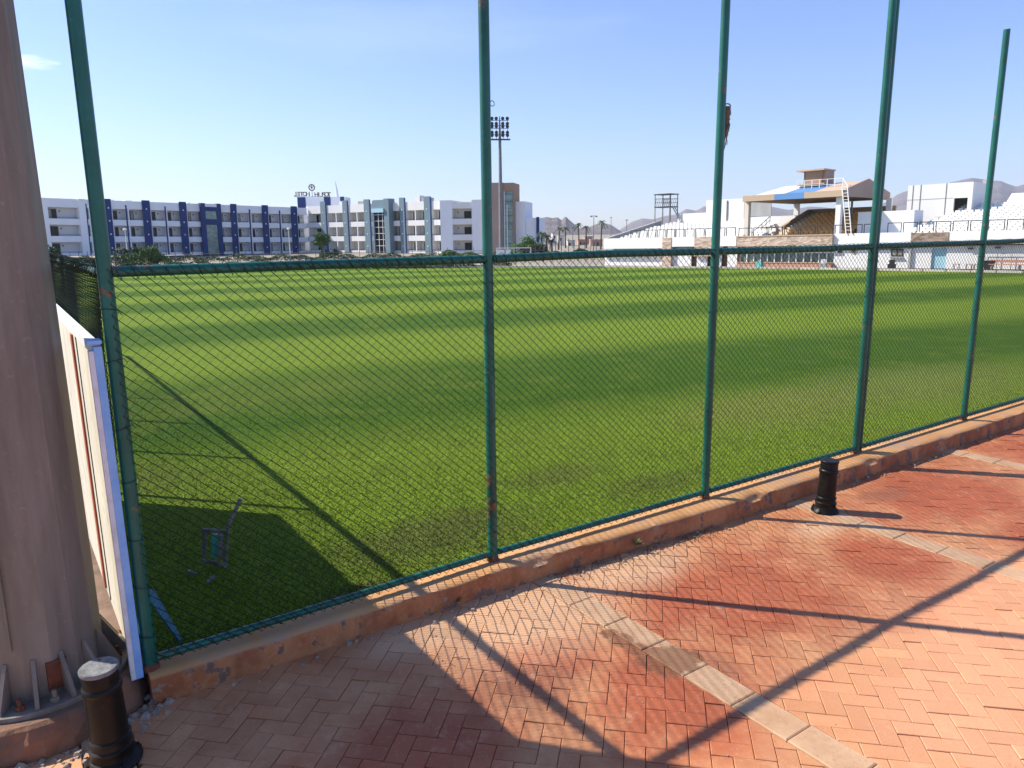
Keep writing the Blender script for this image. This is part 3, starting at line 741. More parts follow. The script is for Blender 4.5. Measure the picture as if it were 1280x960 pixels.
# lamp frame on top
mb = MB(); mb.tube([(-1.4, 0, H - .2), (1.4, 0, H - .2)], .05, 8); mb.tube([(-1.4, 0, H - 1), (1.4, 0, H - 1)], .05, 8); mb.build('lamp_frame', M['mast'], mast)
for zz in (H - .2, H - 1):
    for x in (-1.2, -.4, .4, 1.2): MB().hexa([(x - .2, -.05, zz - .18), (x + .2, -.05, zz - .18), (x + .2, .25, zz - .1), (x - .2, .25, zz - .1), (x - .25, -.1, zz + .18), (x + .25, -.1, zz + .18), (x + .25, .25, zz + .12), (x - .25, .25, zz + .12)]).build('floodlight', M['greym'], mast)

# ================================================================== BOLLARDS
def bollard(loc, s, label, tilt=(0, 0, 0)):
    r = empty('bollard', loc, tilt, label=label, cat='bollard', group='black iron bollards by the kerb')
    mb = MB()
    prof = [(.115, 0), (.118, .012), (.108, .03), (.088, .045), (.086, .075), (.091, .082), (.091, .092), (.082, .10), (.081, .122), (.086, .128), (.086, .138), (.078, .146), (.0745, .36), (.080, .366), (.0815, .377), (.080, .388), (.0735, .395), (.073, .452), (.070, .460)]
    mb.lathe([(a * s, z * s) for a, z in prof], 36); mb.build('body', M['iron'], r, smooth=True)
    mb = MB(); mb.lathe([(.077 * s, .455 * s), (.079 * s, .462 * s), (.079 * s, .470 * s), (.076 * s, .474 * s)], 36); mb.build('cap', M['capgrey'] if s > 1 else M['iron'], r, smooth=True)
    for a in (rad(115), rad(20)):
        mb = MB(); mb.lathe([(.006, 0), (.006, .0012)], 10, (.052 * s * math.cos(a), .052 * s * math.sin(a), .4745 * s)); mb.build('screw_hole', M['dark'], r)
    for k in range(4):
        a = rad(45 + 90 * k); mb = MB(); mb.lathe([(.016, 0), (.016, .012), (.007, .014), (.007, .03)], 6, (.105 * s * math.cos(a), .105 * s * math.sin(a), .012)); mb.build('anchor_bolt', M['iron'], r)
    return r
g1 = ground(143, 952); g2 = ground(1031, 639)
bollard(g1, 1.05, 'tapered black bollard with grey cap at the foot of the big mast', (rad(1.0), rad(-1.2), 0))
bollard(g2, .98, 'all black bollard standing against the kerb below the doubled post', (0, rad(1.2), 0))

# ================================================================== LEANING BOARD
board = empty('leaning_board', uv(-.042, -.035, .13), (0, 0, math.atan2(V.y, V.x)), label='cream sheet board with pale blue edge leaning on the side fence', cat='board')
# local x runs along the side fence, local y points outwards (left), z up
def lean(z): return .012 * (z / 1.8)
BH, BL = 1.76, 3.85
def slabx(x0, x1, y0, y1, z0, z1, mat, name, **k):
    mb = MB(); mb.hexa([(x0, y0 + lean(z0), z0), (x1, y0 + lean(z0), z0), (x1, y1 + lean(z0), z0), (x0, y1 + lean(z0), z0), (x0, y0 + lean(z1), z1), (x1, y0 + lean(z1), z1), (x1, y1 + lean(z1), z1), (x0, y1 + lean(z1), z1)])
    return mb.build(name, mat, board, **k)
slabx(.05, BL, .022, .032, .02, BH - .02, M['cream'], 'sheet')
slabx(0, .045, .0, .035, -.0, BH, M['blue_edge'], 'end_post', label='pale blue end face')
slabx(0, .05, .036, .058, .0, BH - .02, M['white_edge'], 'white_trim')
slabx(0.046, BL, .0, .045, BH - .035, BH + .012, M['white_edge'], 'top_trim')
slabx(-.004, .10, -.002, .06, BH + .0125, BH + .03, M['blue_edge'], 'corner_cap')
slabx(1.15, 1.24, .033, .043, .05, BH - .06, M['orange_strip'], 'orange_strip')
slabx(.95, .965, .033, .037, .05, BH - .05, M['dark'], 'seam')
slabx(.16, .20, .033, .036, 1.05, BH - .09, M['dark'], 'slot')
slabx(.045, .08, .033, .05, .25, .62, M['rust'], 'rusty_edge')
for x in (1.9, 2.9, 3.7): slabx(x, x + .05, -.02, .02, 0, BH - .05, M['rust'], 'frame_post')

# ================================================================== things in the shade on the turf
iv = empty('irrigation_valve', far_pt(266, 708) if False else ground(266, 712, .04), (0, 0, rad(-20)), label='grey irrigation pipework with a teal cylinder lying in the board shadow', cat='valve')
def tb(name, pts, r, mat, n=10): MB().tube(pts, r, n).build(name, mat, iv, smooth=True)
tb('cylinder', [(.02, 0, .10), (.03, .02, .27)], .022, M['teal_plastic'])
tb('pipe', [(-.07, 0, .10), (-.06, .02, .27)], .017, M['pipe'])
tb('pipe', [(.075, 0, .10), (.085, .02, .27)], .017, M['pipe'])
tb('header_pipe', [(-.08, .02, .285), (.15, .03, .30)], .014, M['pipe'])
tb('tall_pipe', [(.10, .02, .05), (.13, .05, .34), (.20, .12, .52)], .014, M['pipe'])
tb('foot_pipe', [(-.09, 0, .06), (.12, 0, .05)], .016, M['pipe'])
tb('elbow', [(-.04, -.12, .02), (-.06, -.16, .05), (-.03, -.2, .06)], .013, M['pipe'])
tb('elbow', [(.13, -.14, .02), (.17, -.17, .05), (.15, -.22, .03)], .013, M['pipe'])
0 and tb('hose', [(-.02, 0, .05), (.05, -.2, .02), (-.1, -.35, .02), (-.3, -.42, .02), (-.42, -.38, .02)], .009, M['pipe'], 6)
a_, b_ = ground(186, 742, .35), ground(226, 803, .07)
pl = MB(); d = (b_ - a_); n_ = Vector((-d.y, d.x, 0)).normalized() * .03
pl.hexa([a_ - n_, b_ - n_ * .4, b_ + n_ * .4, a_ + n_ * 1.2, a_ - n_ + Vector((0, 0, .02)), b_ - n_ * .4 + Vector((0, 0, .02)), b_ + n_ * .4 + Vector((0, 0, .02)), a_ + n_ * 1.2 + Vector((0, 0, .02))])
pl.build('plank', M['bluepaint'], label='faded blue plank propped in the corner behind the first post', cat='plank')
# weed on the kerb
def weed(u, v, z, s, seed, label):
    r = random.Random(seed); mb = MB(); n = 26
    for _ in range(n):
        a = r.uniform(0, 6.28); l = s * r.uniform(.4, 1); e = r.uniform(.3, 1.3); w = s * .09
        t = Vector((math.cos(a) * math.cos(e), math.sin(a) * math.cos(e), math.sin(e))) * l; sd = Vector((-math.sin(a), math.cos(a), 0)) * w
        m = t * .55; mb.add([(0, 0, 0), m + sd, t, m - sd], [(0, 1, 2, 3)])
    mb.build('weed', M['weed'], loc=uv(u, v, z), label=label, cat='weed')
weed(1.82, -.13, .03, .055, 1, 'tiny weed growing at the kerb foot left of the second post')
weed(3.35, -.21, .06, .07, 2, 'small weed at the kerb between the second and third posts')
# dark leaf litter along the kerb
b = MB(); rr = random.Random(21)
for _ in range(900):
    u_ = rr.choice([2.7, 3.1, 3.5, 4.0, 3.9]) + rr.gauss(0, .13); v_ = kerb_front(u_) - .01 - abs(rr.gauss(0, .07)); p = uv(u_, v_, .004 + rr.random() * .012); s = rr.uniform(.004, .012); a = rr.uniform(0, 6.28)
    q1 = Vector((math.cos(a), math.sin(a), rr.uniform(-.4, .6))) * s; q2 = Vector((-math.sin(a), math.cos(a), rr.uniform(-.4, .6))) * s * .5
    b.add([p - q1, p + q2, p + q1, p - q2], [(0, 1, 2, 3)])
b.build('leaf_litter', M['soil'], kind='stuff', label='dark dry litter gathered at the foot of the kerb', cat='litter')

# ================================================================== FAR BUILDINGS
class Fr:
    """upright facade frame: local x along the facade, local y away from the camera, z up"""
    def __init__(s, A, B, zbase, tilt=0.0):
        s.o = Vector((A[0], A[1], zbase)); d = Vector((B[0] - A[0], B[1] - A[1], 0)); s.L = d.length; s.d = d.normalized(); s.n = Vector((-s.d.y, s.d.x, 0)); s.tilt = tilt
    def root(s, name, **k):
        return empty(name, s.o, (0, s.tilt, math.atan2(s.d.y, s.d.x)), **k)
    def x(s, px, py=300, depth=0.0):
        """local x where the photo column px meets the plane at this depth"""
        r = ray(px, py); o = s.o + s.n * depth
        # solve r*t = o + d*x in plan
        det = r.x * (-s.d.y) + s.d.x * r.y
        return (r.x * o.y - r.y * o.x) / -(r.x * s.d.y - r.y * s.d.x) * -1 if False else ((o.x * r.y - o.y * r.x) / (s.d.y * r.x - s.d.x * r.y))
    def z(s, px, py, depth=0.0):
        x = s.x(px, py, depth); P = s.o + s.n * depth + s.d * x; r = ray(px, py)
        return CAMZ + r.z * (P.y / r.y) - s.o.z + x * math.sin(s.tilt)

def pb(parent, name, mat, *boxes, **k):
    mb = MB()
    for bx in boxes: mb.box(*bx)
    return mb.build(name, mat, parent, **k)

rwin = random.Random(77)
M['curtain'] = simple('curtain_behind_glass', (.34, .31, .27), (.22, .2, .18), 2, .4)
def window(parent, x0, x1, z0, z1, y, wide=None):
    """framed window / balcony door standing 6 cm proud of the recess wall"""
    f = .09; mb = MB()
    mb.box(x0, x0 + f, y - .06, y - .002, z0, z1); mb.box(x1 - f, x1, y - .06, y - .002, z0, z1)
    mb.box(x0 + f, x1 - f, y - .06, y - .002, z1 - f, z1); mb.box(x0 + f, x1 - f, y - .06, y - .002, z0, z0 + f)
    mid = (x0 + x1) / 2; mb.box(mid - .04, mid + .04, y - .058, y - .002, z0 + f, z1 - f)
    w = mb.build('window', M['darkbrown'], parent)
    for a, b in ((x0 + f, mid - .04), (mid + .04, x1 - f)): pb(w, 'pane', M['curtain'] if rwin.random() < .22 else M['glass'], (a, b, y - .03, y - .006, z0 + f, z1 - f))
    return w

ZL = [(.6, 2.45), (3.6, 5.45), (6.6, 8.45)]      # openings
def wing(fr, name, bays, fins, wall, finmat, recess, label, top=9.95, depth=11.0, finup=.25, rails='dark', winside='alt', xr=None):
    r = fr.root(name, label=label, cat='building')
    x0, x1 = xr or (0, fr.L)
    D = 1.3
    pb(r, 'rear_block', wall, (x0 + .01, x1 - .01, D + .25, depth, 0, top - .35))
    pb(r, 'recess_wall', recess, (x0 + .02, x1 - .02, D, D + .245, .02, top - .4))
    for (a, b) in [(0, .5), (2.45, 3.5), (5.45, 6.5), (8.45, top)]:
        pb(r, 'balcony_band' if b < 8 else 'roof_band', wall, (x0, x1, 0, .18, a, b))
        if b < 8: pb(r, 'balcony_floor', recess, (x0 + .03, x1 - .03, .185, D - .005, a, a + .2))
        else: pb(r, 'roof_slab', wall, (x0 + .03, x1 - .03, .185, D - .005, a, a + .25))
    for i, (a, b) in enumerate(bays):
        pb(r, 'partition', wall, (a - .12, a + .12, .02, D - .01, .5, 8.6))
        for (z0, z1) in ZL:
            w = b - a
            mb = MB(); mb.box(a + .14, b - .14, .06, .10, z0 + .13, z0 + .17); nb_ = max(3, int(w / .35))
            for k in range(nb_ + 1): xx = a + .15 + (w - .33) * k / nb_; mb.box(xx, xx + .03, .065, .095, z0 - .1, z0 + .13)
            mb.build('railing', M['dark'], r)
            if winside is None: continue
            ww = min(1.6, w * .5); xw = a + .18 if (winside == 'l' or (winside == 'alt' and i % 2 == 0)) else b - .18 - ww
            if winside == 'c': xw = (a + b) / 2 - ww / 2 + .3
            window(r, xw, xw + ww, z0 - .35, z1 - .25, D)
            xl = xw + ww + .45 if xw < (a + b) / 2 else xw - .45
            if a + .2 < xl < b - .2: pb(r, 'wall_lamp', M['dark'], (xl - .07, xl + .07, D - .14, D - .004, z1 - .75, z1 - .5))
    for (a, b) in fins:
        f = pb(r, 'fin', finmat, (a + .12, b - .1, -.22, .01, .0, top + finup))
        for zz in (1.4, 3.9, 6.3, 8.6): pb(f, 'round_light', M['whitem'], ((a + b) / 2 - .11, (a + b) / 2 + .11, -.27, -.225, zz - .13, zz + .13))
    return r

ZB = -1.3
# --- left wing (dark blue piers) -------------------------------------------------
def P_at(px, Y, py=300): p = at_y(px, py, Y); return (p.x, p.y)
frA = Fr(P_at(50, 131.5), P_at(385, 171), ZB + .65, .0155)
X = lambda px: frA.x(px)
endL = X(113)
baysA = [(X(a), X(b)) for a, b in [(63, 101.5), (115, 134), (143, 159.5), (163.5, 180), (191, 207), (211, 226), (236, 250.5), (277, 289.5), (298, 312), (315.5, 328.5), (337, 349), (352.5, 364.5), (373, 384)]]
finsA = [(X(a), X(b)) for a, b in [(134, 143), (180, 191), (226, 236), (289.5, 298), (328.5, 337), (364.5, 373)]]
hA = wing(frA, 'hotel_wing', baysA, finsA, M['whiteb'], M['blue'], M['greyw'], 'three storey white hotel wing with dark blue piers on the left', winside='l')
# white end bay walls, slim blue fins, stair tower
pb(hA, 'end_wall', M['whiteb'], (X(46), X(63), -.05, 1.25, 0, 9.97), label='plain white end wall')
pb(hA, 'end_wall', M['whiteb'], (X(101.5), X(110), -.35, 1.25, 0, 9.99))
for px in (110.5, 160, 208.5, 313, 350.3): pb(hA, 'slim_fin', M['blue'], (X(px), X(px + 1.7), -.05, .012, 0, 9.2))
sa, sb = X(252), X(277)
pb(hA, 'stair_frame', M['blue'], (sa, sa + .9, -.6, .5, 0, 10.1), (sb - .9, sb, -.6, .5, 0, 10.1), (sa + .9, sb - .9, -.6, .5, 8.6, 9.4), (sa + .9, sb - .9, -.6, .5, 5.9, 7.0))
pb(hA, 'stair_parapet', M['whiteb'], (sa + .9, sb - .9, -.58, .5, 9.4, 10.0))
pb(hA, 'stair_window', M['gglass'], (sa + .9, sb - .9, -.35, -.3, 7.0, 8.6))
sg = pb(hA, 'stair_glazing', M['gglass'], (sa + .9, sb - .9, -.35, -.3, 0, 5.9))
for k in range(1, 4): pb(sg, 'mullion', M['greym'], (sa + .9, sb - .9, -.40, -.352, k * 1.45, k * 1.45 + .07))
for px, w_ in ((147, 5), (166, 8), (243, 4), (300, 6), (262, 3)): pb(hA, 'roof_unit', M['whiteb'], (X(px), X(px + w_), 2.0, 3.4, 9.6, 10.25))
pb(hA, 'tower_stub', M['tan'], (X(41), X(54), 3, 6, 9.6, 13.2))

# --- right wing (grey-teal piers) --------------------------------------------------
frB = Fr(P_at(385, 171.5), P_at(555, 148.5), ZB)
X = lambda px: frB.x(px)
baysB = [(X(a), X(b)) for a, b in [(387, 398), (410.6, 421), (421.5, 431), (437, 447), (447.5, 457), (465, 473), (489, 501), (508, 519), (520, 531.5), (540, 551)]]
finsB = [(X(a), X(b)) for a, b in [(403, 410), (430.5, 437), (457, 464.5), (501, 508), (531.5, 540)]]
hB = wing(frB, 'hotel_wing', baysB, finsB, M['white'], M['teal'], M['beige'], 'white hotel wing with grey teal piers and a glazed stair tower', top=10.1, finup=.9, winside='r')
for (a, b) in finsB: pb(hB, 'pier_shade_strip', M['blue'], (b - .097, b + .12, -.21, .01, 0, 10.9))
for px, w_, h_ in ((418, 5, .9), (441, 9, .7), (512, 6, 1.3), (520, 10, .8), (468, 5, .6)): pb(hB, 'roof_unit', M['conc'] if w_ > 8 else M['white'], (X(px), X(px + w_), 2.0, 3.4, 9.7, 10.1 + h_))
sa, sb = X(473.5), X(489)
pb(hB, 'stair_frame', M['teal'], (sa - .2, sa + .1, -1.3, .5, 0, 10.6), (sb - .5, sb + .9, -1.3, .5, 0, 10.9), (sa + .1, sb - .5, -1.3, .5, 9.0, 10.7))
sg = pb(hB, 'stair_glazing', M['glass'], (sa + .1, sb - .5, -1.0, -.95, 0, 9.0))
pb(sg, 'glass_hood', M['skyblue'], (sa - .2, sb - .4, -1.6, -1.3, 8.2, 9.0))
for k in range(0, 7): pb(sg, 'transom', M['whitem'], (sa + .1, sb - .5, -1.07, -1.003, k * 1.25 + .2, k * 1.25 + .3))
for k in range(1, 3): pb(sg, 'mullion', M['whitem'], (sa + (sb - sa) * k / 3, sa + (sb - sa) * k / 3 + .1, -1.12, -1.075, 0, 8.4))

# --- white end block with the tan stair tower ----------------------------------------
frC = Fr(P_at(551, 148), P_at(671, 144), ZB)
X = lambda px: frC.x(px)
hC = frC.root('hotel_end_block', label='plain white block with balconies and tall tan glazed tower beside floodlight', cat='building')
zt = frC.z(600, 249.5)
pb(hC, 'wall', M['whiteb'], (X(551), X(566), 0, 8, 0, zt), (X(590.5), X(613.5), 0, 8, 0, zt), (X(643.5), X(655), 1, 9, 0, frC.z(650, 251.5)), (X(655), X(671), 1.5, 9, 0, frC.z(663, 272)))
pb(hC, 'wall', M['beige'], (X(566) + .003, X(590.5) - .003, 1.4, 8, 0, frC.z(575, 252)))
pb(hC, 'dark_edge', M['blue'], (X(669), X(672.5), 1.2, 1.495, 0, frC.z(671, 271)))
a, b = X(566) + .004, X(590.5) - .004
for z0, z1 in ((0, .6), (2.5, 3.6), (5.5, 6.6)): pb(hC, 'balcony_band', M['white'], (a, b, .05, .2, z0, z1)); pb(hC, 'balcony_floor', M['beige'], (a, b, .205, 1.395, z0, z0 + .2))
pb(hC, 'roof_band', M['white'], (a, b, .05, 1.39, 8.5, frC.z(578, 253)))
for z0, z1 in ((.6, 2.5), (3.6, 5.5), (6.6, 8.5)):
    window(hC, b - 1.9, b - .5, z0 - .2, z1 - .45, 1.4); pb(hC, 'railing', M['dark'], (a + .1, b - .1, .08, .12, z0 + .12, z0 + .18), (a + .1, b - .1, .085, .115, z0 + .0, z0 + .04)); pb(hC, 'wall_lamp', M['dark'], (a + .7, a + .85, 1.25, 1.395, z1 - .8, z1 - .55))
tw = frC.z(625, 228.7)
pb(hC, 'tower', M['tan'], (X(613), X(630.5), -1.2, 5, 0, tw)); pb(hC, 'tower', M['brown'], (X(630.6), X(643.4), -.9, 5, 0, tw - .05))
tg = pb(hC, 'tower_glazing', M['gglass'], (X(631.5), X(642.5), -1.0, -.905, 0, frC.z(636, 240)))
for k in range(9): pb(tg, 'transom', M['dark'], (X(631.5), X(642.5), -1.05, -1.003, k * 1.3 + .5, k * 1.3 + .56))
pb(tg, 'mullion', M['whitem'], (X(632), X(632.8), -1.06, -1.003, 0, 11.5)); pb(tg, 'mullion', M['whitem'], (X(635.3), X(636.2), -1.08, -1.003, 0, 9))

# --- rooftop sign building -----------------------------------------------------------
frS = Fr(P_at(375, 178), P_at(434, 178), 7.5)
X = lambda px: frS.x(px)
rS = frS.root('rooftop_block', label='small white rooftop block with blue panels under the hotel sign', cat='building')
zt = frS.z(400, 246.3); zb_ = -8.8
pb(rS, 'wall', M['whiteb'], (X(375), X(434), 0, 6, zb_, zt))
for a, b in ((375, 385.2), (408, 416), (428, 433)): pb(rS, 'blue_panel', M['blue'], (X(a), X(b), -.1, -.003, frS.z(400, 260.5), zt + .03))
mb = MB(); mb.tube([(X(426.5 - 3), 1, zt), (X(423), 1, zt + 1.5), (X(421.6), 1, zt + 3.7)], [.32, .28, .05], 8); mb.build('white_spire', M['whitem'], rS)
sg = empty('rooftop_sign', rS.location + frS.n * 1.0 + Vector((0, 0, 0)), (0, 0, math.atan2(frS.d.y, frS.d.x)), label='hotel name sign seen from behind on top of the rooftop block', cat='sign')
def letters(txt, xa, xb, z0, h):
    """mirrored lettering: the sign is read from the far side"""
    n = len(txt); w = (xb - xa) / n
    for i, ch in enumerate(txt):
        if ch == ' ': continue
        cu = bpy.data.curves.new('letter', 'FONT'); cu.body = ch; cu.size = h * 1.38; cu.extrude = .06; cu.offset = .03; cu.align_x = 'CENTER'; cu.resolution_u = 2
        o = bpy.data.objects.new('letter', cu); COL.objects.link(o); dg = bpy.context.evaluated_depsgraph_get()
        me = bpy.data.meshes.new_from_object(o.evaluated_get(dg)); bpy.data.objects.remove(o)
        me.materials.clear(); me.materials.append(M['browndk'])
        lo = link('letter', me, sg, loc=(xb - w * (i + .5), 0, z0), rot=(rad(90), 0, rad(180)))
zl = frS.z(400, 244.6)
letters('HOTEL', X(369.5), X(389), zl, 1.0)
letters('TOPLIH', X(396), X(415), zl - .15, 1.0)
pb(sg, 'sign_rail', M['greym'], (X(370), X(415), .05, .12, zl - .12, zl - .05))
for px in (372, 380, 388, 398, 406, 413): pb(sg, 'sign_leg', M['greym'], (X(px), X(px) + .06, .05, .12, zt, zl))
mb = MB(); cx, cz = X(392.3), frS.z(392, 234)
mb.tube([(cx + .66 * math.cos(a), 0, cz + .66 * math.sin(a)) for a in np.linspace(0, 2 * math.pi, 25)], .13, 6)
for s_ in (-1, 1): mb.bar((cx + s_ * .4, 0, cz + .35), (cx, 0, cz - .35), .16, .1)
mb.bar((cx, 0, cz - .1), (cx, 0, cz + .55), .2, .1); mb.build('round_emblem', M['browndk'], sg)
pb(sg, 'emblem_pole', M['dark'], (cx - .05, cx + .05, .05, .12, zt - .6, cz - .6))

# ================================================================== STADIUM
frT = Fr(P_at(755, 85.6), P_at(1280, 57.4), ZB + .05, -.0135)
TX = lambda px, d=0, py=290: frT.x(px, py, d)
TZ = lambda px, py, d=0: frT.z(px, py, d)
def seat_mesh(mat):
    mb = MB(); w = .21
    # local +y points to the back of the stand
    mb.hexa([(-w, -.2, .36), (w, -.2, .36), (w, .15, .33), (-w, .15, .33), (-w, -.2, .42), (w, -.2, .42), (w, .15, .39), (-w, .15, .39)])
    mb.hexa([(-w, .15, .33), (w, .15, .33), (w, .21, .33), (-w, .21, .33), (-w * .9, .22, .70), (w * .9, .22, .70), (w * .9, .27, .70), (-w * .9, .27, .70)])
    mb.box(-.08, .08, -.1, .1, 0, .35)
    return mb.mesh('seat', mat)
SEAT = {k: seat_mesh(M[k]) for k in ('seatw', 'seato', 'seaty')}
def terrace(root, x0, x1, d0, n, dd, z0, dz, seat, pitch=.52, skip=None, mat=None, limit=300):
    cnt = 0; rest = MB(); src = SEAT[seat].copy()
    for i in range(n):
        pb(root, 'step', mat or M['conc'], (x0, x1, d0 + i * dd, d0 + (i + 1) * dd - .002, z0 - .6, z0 + i * dz + .003 * i))
        k = 0; x = x0 + .3
        while x < x1 - .25:
            if not (skip and skip(x, i)):
                y = d0 + (i + .62) * dd; z = z0 + i * dz + .003 * i
                if cnt < limit: link('seat', SEAT[seat if not (seat == 'seato' and i > 99) else 'seaty'], root, loc=(x, y, z)); cnt += 1
                else:
                    vs = [(v.co.x + x, v.co.y + y, v.co.z + z) for v in src.vertices]; rest.add(vs, [tuple(p.vertices) for p in src.polygons])
            x += pitch
    if rest.v: rest.build('seats', M[seat], root, kind='stuff')
def guard(root, x0, x1, d, z, n, name='guard_rail', h=.75):
    for k in range(n):
        a = x0 + (x1 - x0) * k / n + .06; b = x0 + (x1 - x0) * (k + 1) / n - .06; mb = MB()
        mb.box(a, a + .06, d, d + .06, z, z + h); mb.box(b - .06, b, d, d + .06, z, z + h); mb.box(a, b, d - .003, d + .063, z + h, z + h + .07); mb.build(name, M['dark'], root)

ZP = 2.98    # parapet top above stadium base
# left stand
xl0, xl1 = TX(755), TX(921)
stL = frT.root('left_stand', label='white stadium stand with white seats left of the canopy', cat='stand')
for q in ((xl0, TX(829), 0, .3, 1.85, ZP), (TX(840), TX(869), 0, .3, 2.0, ZP), (TX(896), xl1, 0, .3, 2.0, ZP)): pb(stL, 'front_wall', M['white'], q)
pb(stL, 'stone_panel', M['stone'], (TX(829), TX(840), -.06, .3, 0, ZP - .05)); pb(stL, 'stone_panel', M['stone'], (TX(869), TX(896), -.06, .3, 1.0, ZP - .05))
pb(stL, 'lower_wall', M['white'], (xl0, TX(829), .25, .5, 0, 1.848), (TX(840), TX(863), .3, .5, 0, 1.5), (TX(870.5), TX(883), .3, .5, 0, 1.998), (TX(888), TX(901), .3, .5, 0, 1.998), (TX(909), xl1, .3, .5, 0, 1.998))
for a, b in ((863.2, 870.3), (901.2, 908.8), (883.2, 887.8)): dr = pb(stL, 'doorway', M['browndk'], (TX(a), TX(b), .7, .8, 0, 2.0))
pb(stL, 'clerestory', M['gglass'], (TX(840), TX(863), .6, .7, 1.5, 1.998))
for px in (766, 772.5, 778, 784, 789, 795, 802, 808, 815, 821):
    x = TX(px); w = window(stL, x, x + .62, 1.2, 1.78, .25)
pb(stL, 'ledge', M['white'], (xl0, TX(829) - .003, -.12, .24, 1.02, 1.16))
terrace(stL, xl0 + .5, xl1, .9, 12, .82, ZP - .55, .145, 'seatw', skip=lambda x, i: x < xl0 + .9 + i * .05)
zt = ZP - .55 + 12 * .145
mb = MB(); mb.hexa([(xl0, .3, 0), (xl0 + .35, .3, 0), (xl0 + .35, 11, 0), (xl0, 11, 0), (xl0, .3, ZP + .05), (xl0 + .35, .3, ZP + .05), (xl0 + .35, 11, zt + .85), (xl0, 11, zt + .85)]); mb.build('raked_side_wall', M['conc'], stL)
bw = TX(848, 11); b2 = TX(884, 11)
pb(stL, 'back_wall', M['white'], (xl0 + .36, bw, 10.8, 11.1, 0, zt + .25), (bw, b2, 10.8, 11.1, 0, TZ(866, 266.5, 11)))
pb(stL, 'back_block', M['white'], (b2, TX(931, 11), 10.7, 14, 0, TZ(905, 249.5, 11)))
pb(stL, 'wall_joint', M['greym'], (TX(908, 10.7), TX(908, 10.7) + .1, 10.6, 10.69, zt, TZ(905, 251, 11)))
guard(stL, TX(787), TX(920), .12, ZP, 11)
# watch tower standing on the stand
wt = empty('watch_tower', stL.location + frT.n * 10.0 + frT.d * TX(817.5, 10) + Vector((0, 0, zt + .05)), stL.rotation_euler, label='small dark metal camera tower with ladder above the white seats', cat='tower')
H1 = TZ(825, 259, 10) - zt; H2 = TZ(825, 243, 10) - zt; wd = TX(836, 10) - TX(817, 10)
pb(wt, 'platform', M['dark'], (0, wd, 0, 1.8, H1 - .1, H1 + .02)); pb(wt, 'roof', M['dark'], (-.05, wd + .05, -.1, 1.9, H2 - .1, H2))
for x in (0, wd / 2, wd - .09):
    for y in (.02, 1.7): pb(wt, 'leg', M['greym'], (x + .01, x + .09, y, y + .08, 0, H2 - .1))
for y in (.0, 1.75):
    mb = MB(); mb.box(0, wd, y, y + .05, H1 + .9, H1 + .96); mb.box(0, wd, y, y + .05, H1 + .45, H1 + .5)
    for k in range(8): mb.bar((wd * k / 8, y + .02, H1), (wd * (k + 1) / 8, y + .02, H1 + .9), .03)
    mb.build('railing', M['dark'], wt)
mb = MB()
for y in (.5, 1.0): mb.bar((wd, y, H1), (wd + 1.7, y, -.2), .07)
for k in range(9): t = k / 9; mb.bar((wd + 1.7 * t, .5, H1 * (1 - t)), (wd + 1.7 * t, 1.0, H1 * (1 - t)), .05)
mb.build('ladder', M['greym'], wt)

# centre stand under the canopy
xc0, xc1 = xl1 + .25, TX(1043)
stC = frT.root('centre_stand', label='covered centre stand with orange seats, tan canopy and stone front', cat='stand')
pb(stC, 'gap_wall', M['browndk'], (xl1, xc0, .4, .6, 0, ZP - .1))
pb(stC, 'stone_front', M['stone'], (xc0, xc1, -.25, .1, 1.95, ZP - .12)); pb(stC, 'coping', M['taneave'], (xc0, xc1, -.3, .12, ZP - .118, ZP - .03))
gl = pb(stC, 'long_window', M['gglass'], (xc0, xc1, .6, .65, .45, 1.948)); pb(stC, 'plinth_wall', M['pink'], (xc0, xc1, -.2, .5, 0, .45))
for k in range(14): x = xc0 + (xc1 - xc0) * k / 13; pb(gl, 'mullion', M['whitem'], (x - .04, x + .04, .45, .595, .452, 1.94))
pb(gl, 'transom', M['whitem'], (xc0, xc1, .46, .59, 1.28, 1.36)); pb(stC, 'sill', M['taneave'], (xc0, xc1, -.25, -.203, .40, .48))
pb(stC, 'floor', M['conc'], (xc0, TX(1100), .1, 4.0, ZP - 1.0, ZP - .4))
oc0, oc1 = TX(975, 4), TX(1078, 6)
terrace(stC, oc0, oc1, 3.0, 10, .78, ZP - .38, .20, 'seato', pitch=.5, skip=lambda x, i: x < oc0 + .8)
for i in range(10):
    link('seat', SEAT['seaty'], stC, loc=(oc0 + .25, 3.0 + (i + .6) * .78, ZP - .38 + i * .203)); link('seat', SEAT['seaty'], stC, loc=(oc0 + .75, 3.0 + (i + .6) * .78, ZP - .38 + i * .203))
zt2 = ZP - .38 + 2.0
mb = MB(); mb.hexa([(oc0 - .3, 5, 0), (oc0 - .02, 5, 0), (oc0 - .02, 10.9, 0), (oc0 - .3, 10.9, 0), (oc0 - .3, 5, zt2 - .75), (oc0 - .02, 5, zt2 - .75), (oc0 - .02, 10.9, zt2 + .95), (oc0 - .3, 10.9, zt2 + .95)]); mb.build('raked_side_wall', M['brown'], stC)
pb(stC, 'back_wall', M['brown'], (oc0 - .3, TX(1118, 11), 10.95, 11.2, 0, zt2 + .95))
pb(stC, 'low_wall', M['white'], (TX(937, 9), oc0 - .35, 8.8, 9.1, 0, TZ(950, 271, 9)))
pb(stC, 'grey_screen', M['conc'], (TX(937, 9), TX(964, 9), 8.85, 8.95, TZ(950, 270, 9), TZ(950, 253, 9)))
terrace(stC, xc0, TX(962, 2), 1.2, 3, .8, ZP - .45, .2, 'seatw')
guard(stC, TX(923), TX(1042), .0, ZP - .03, 6, h=.7); guard(stC, TX(1043), TX(1098), .0, ZP, 3, h=.7)
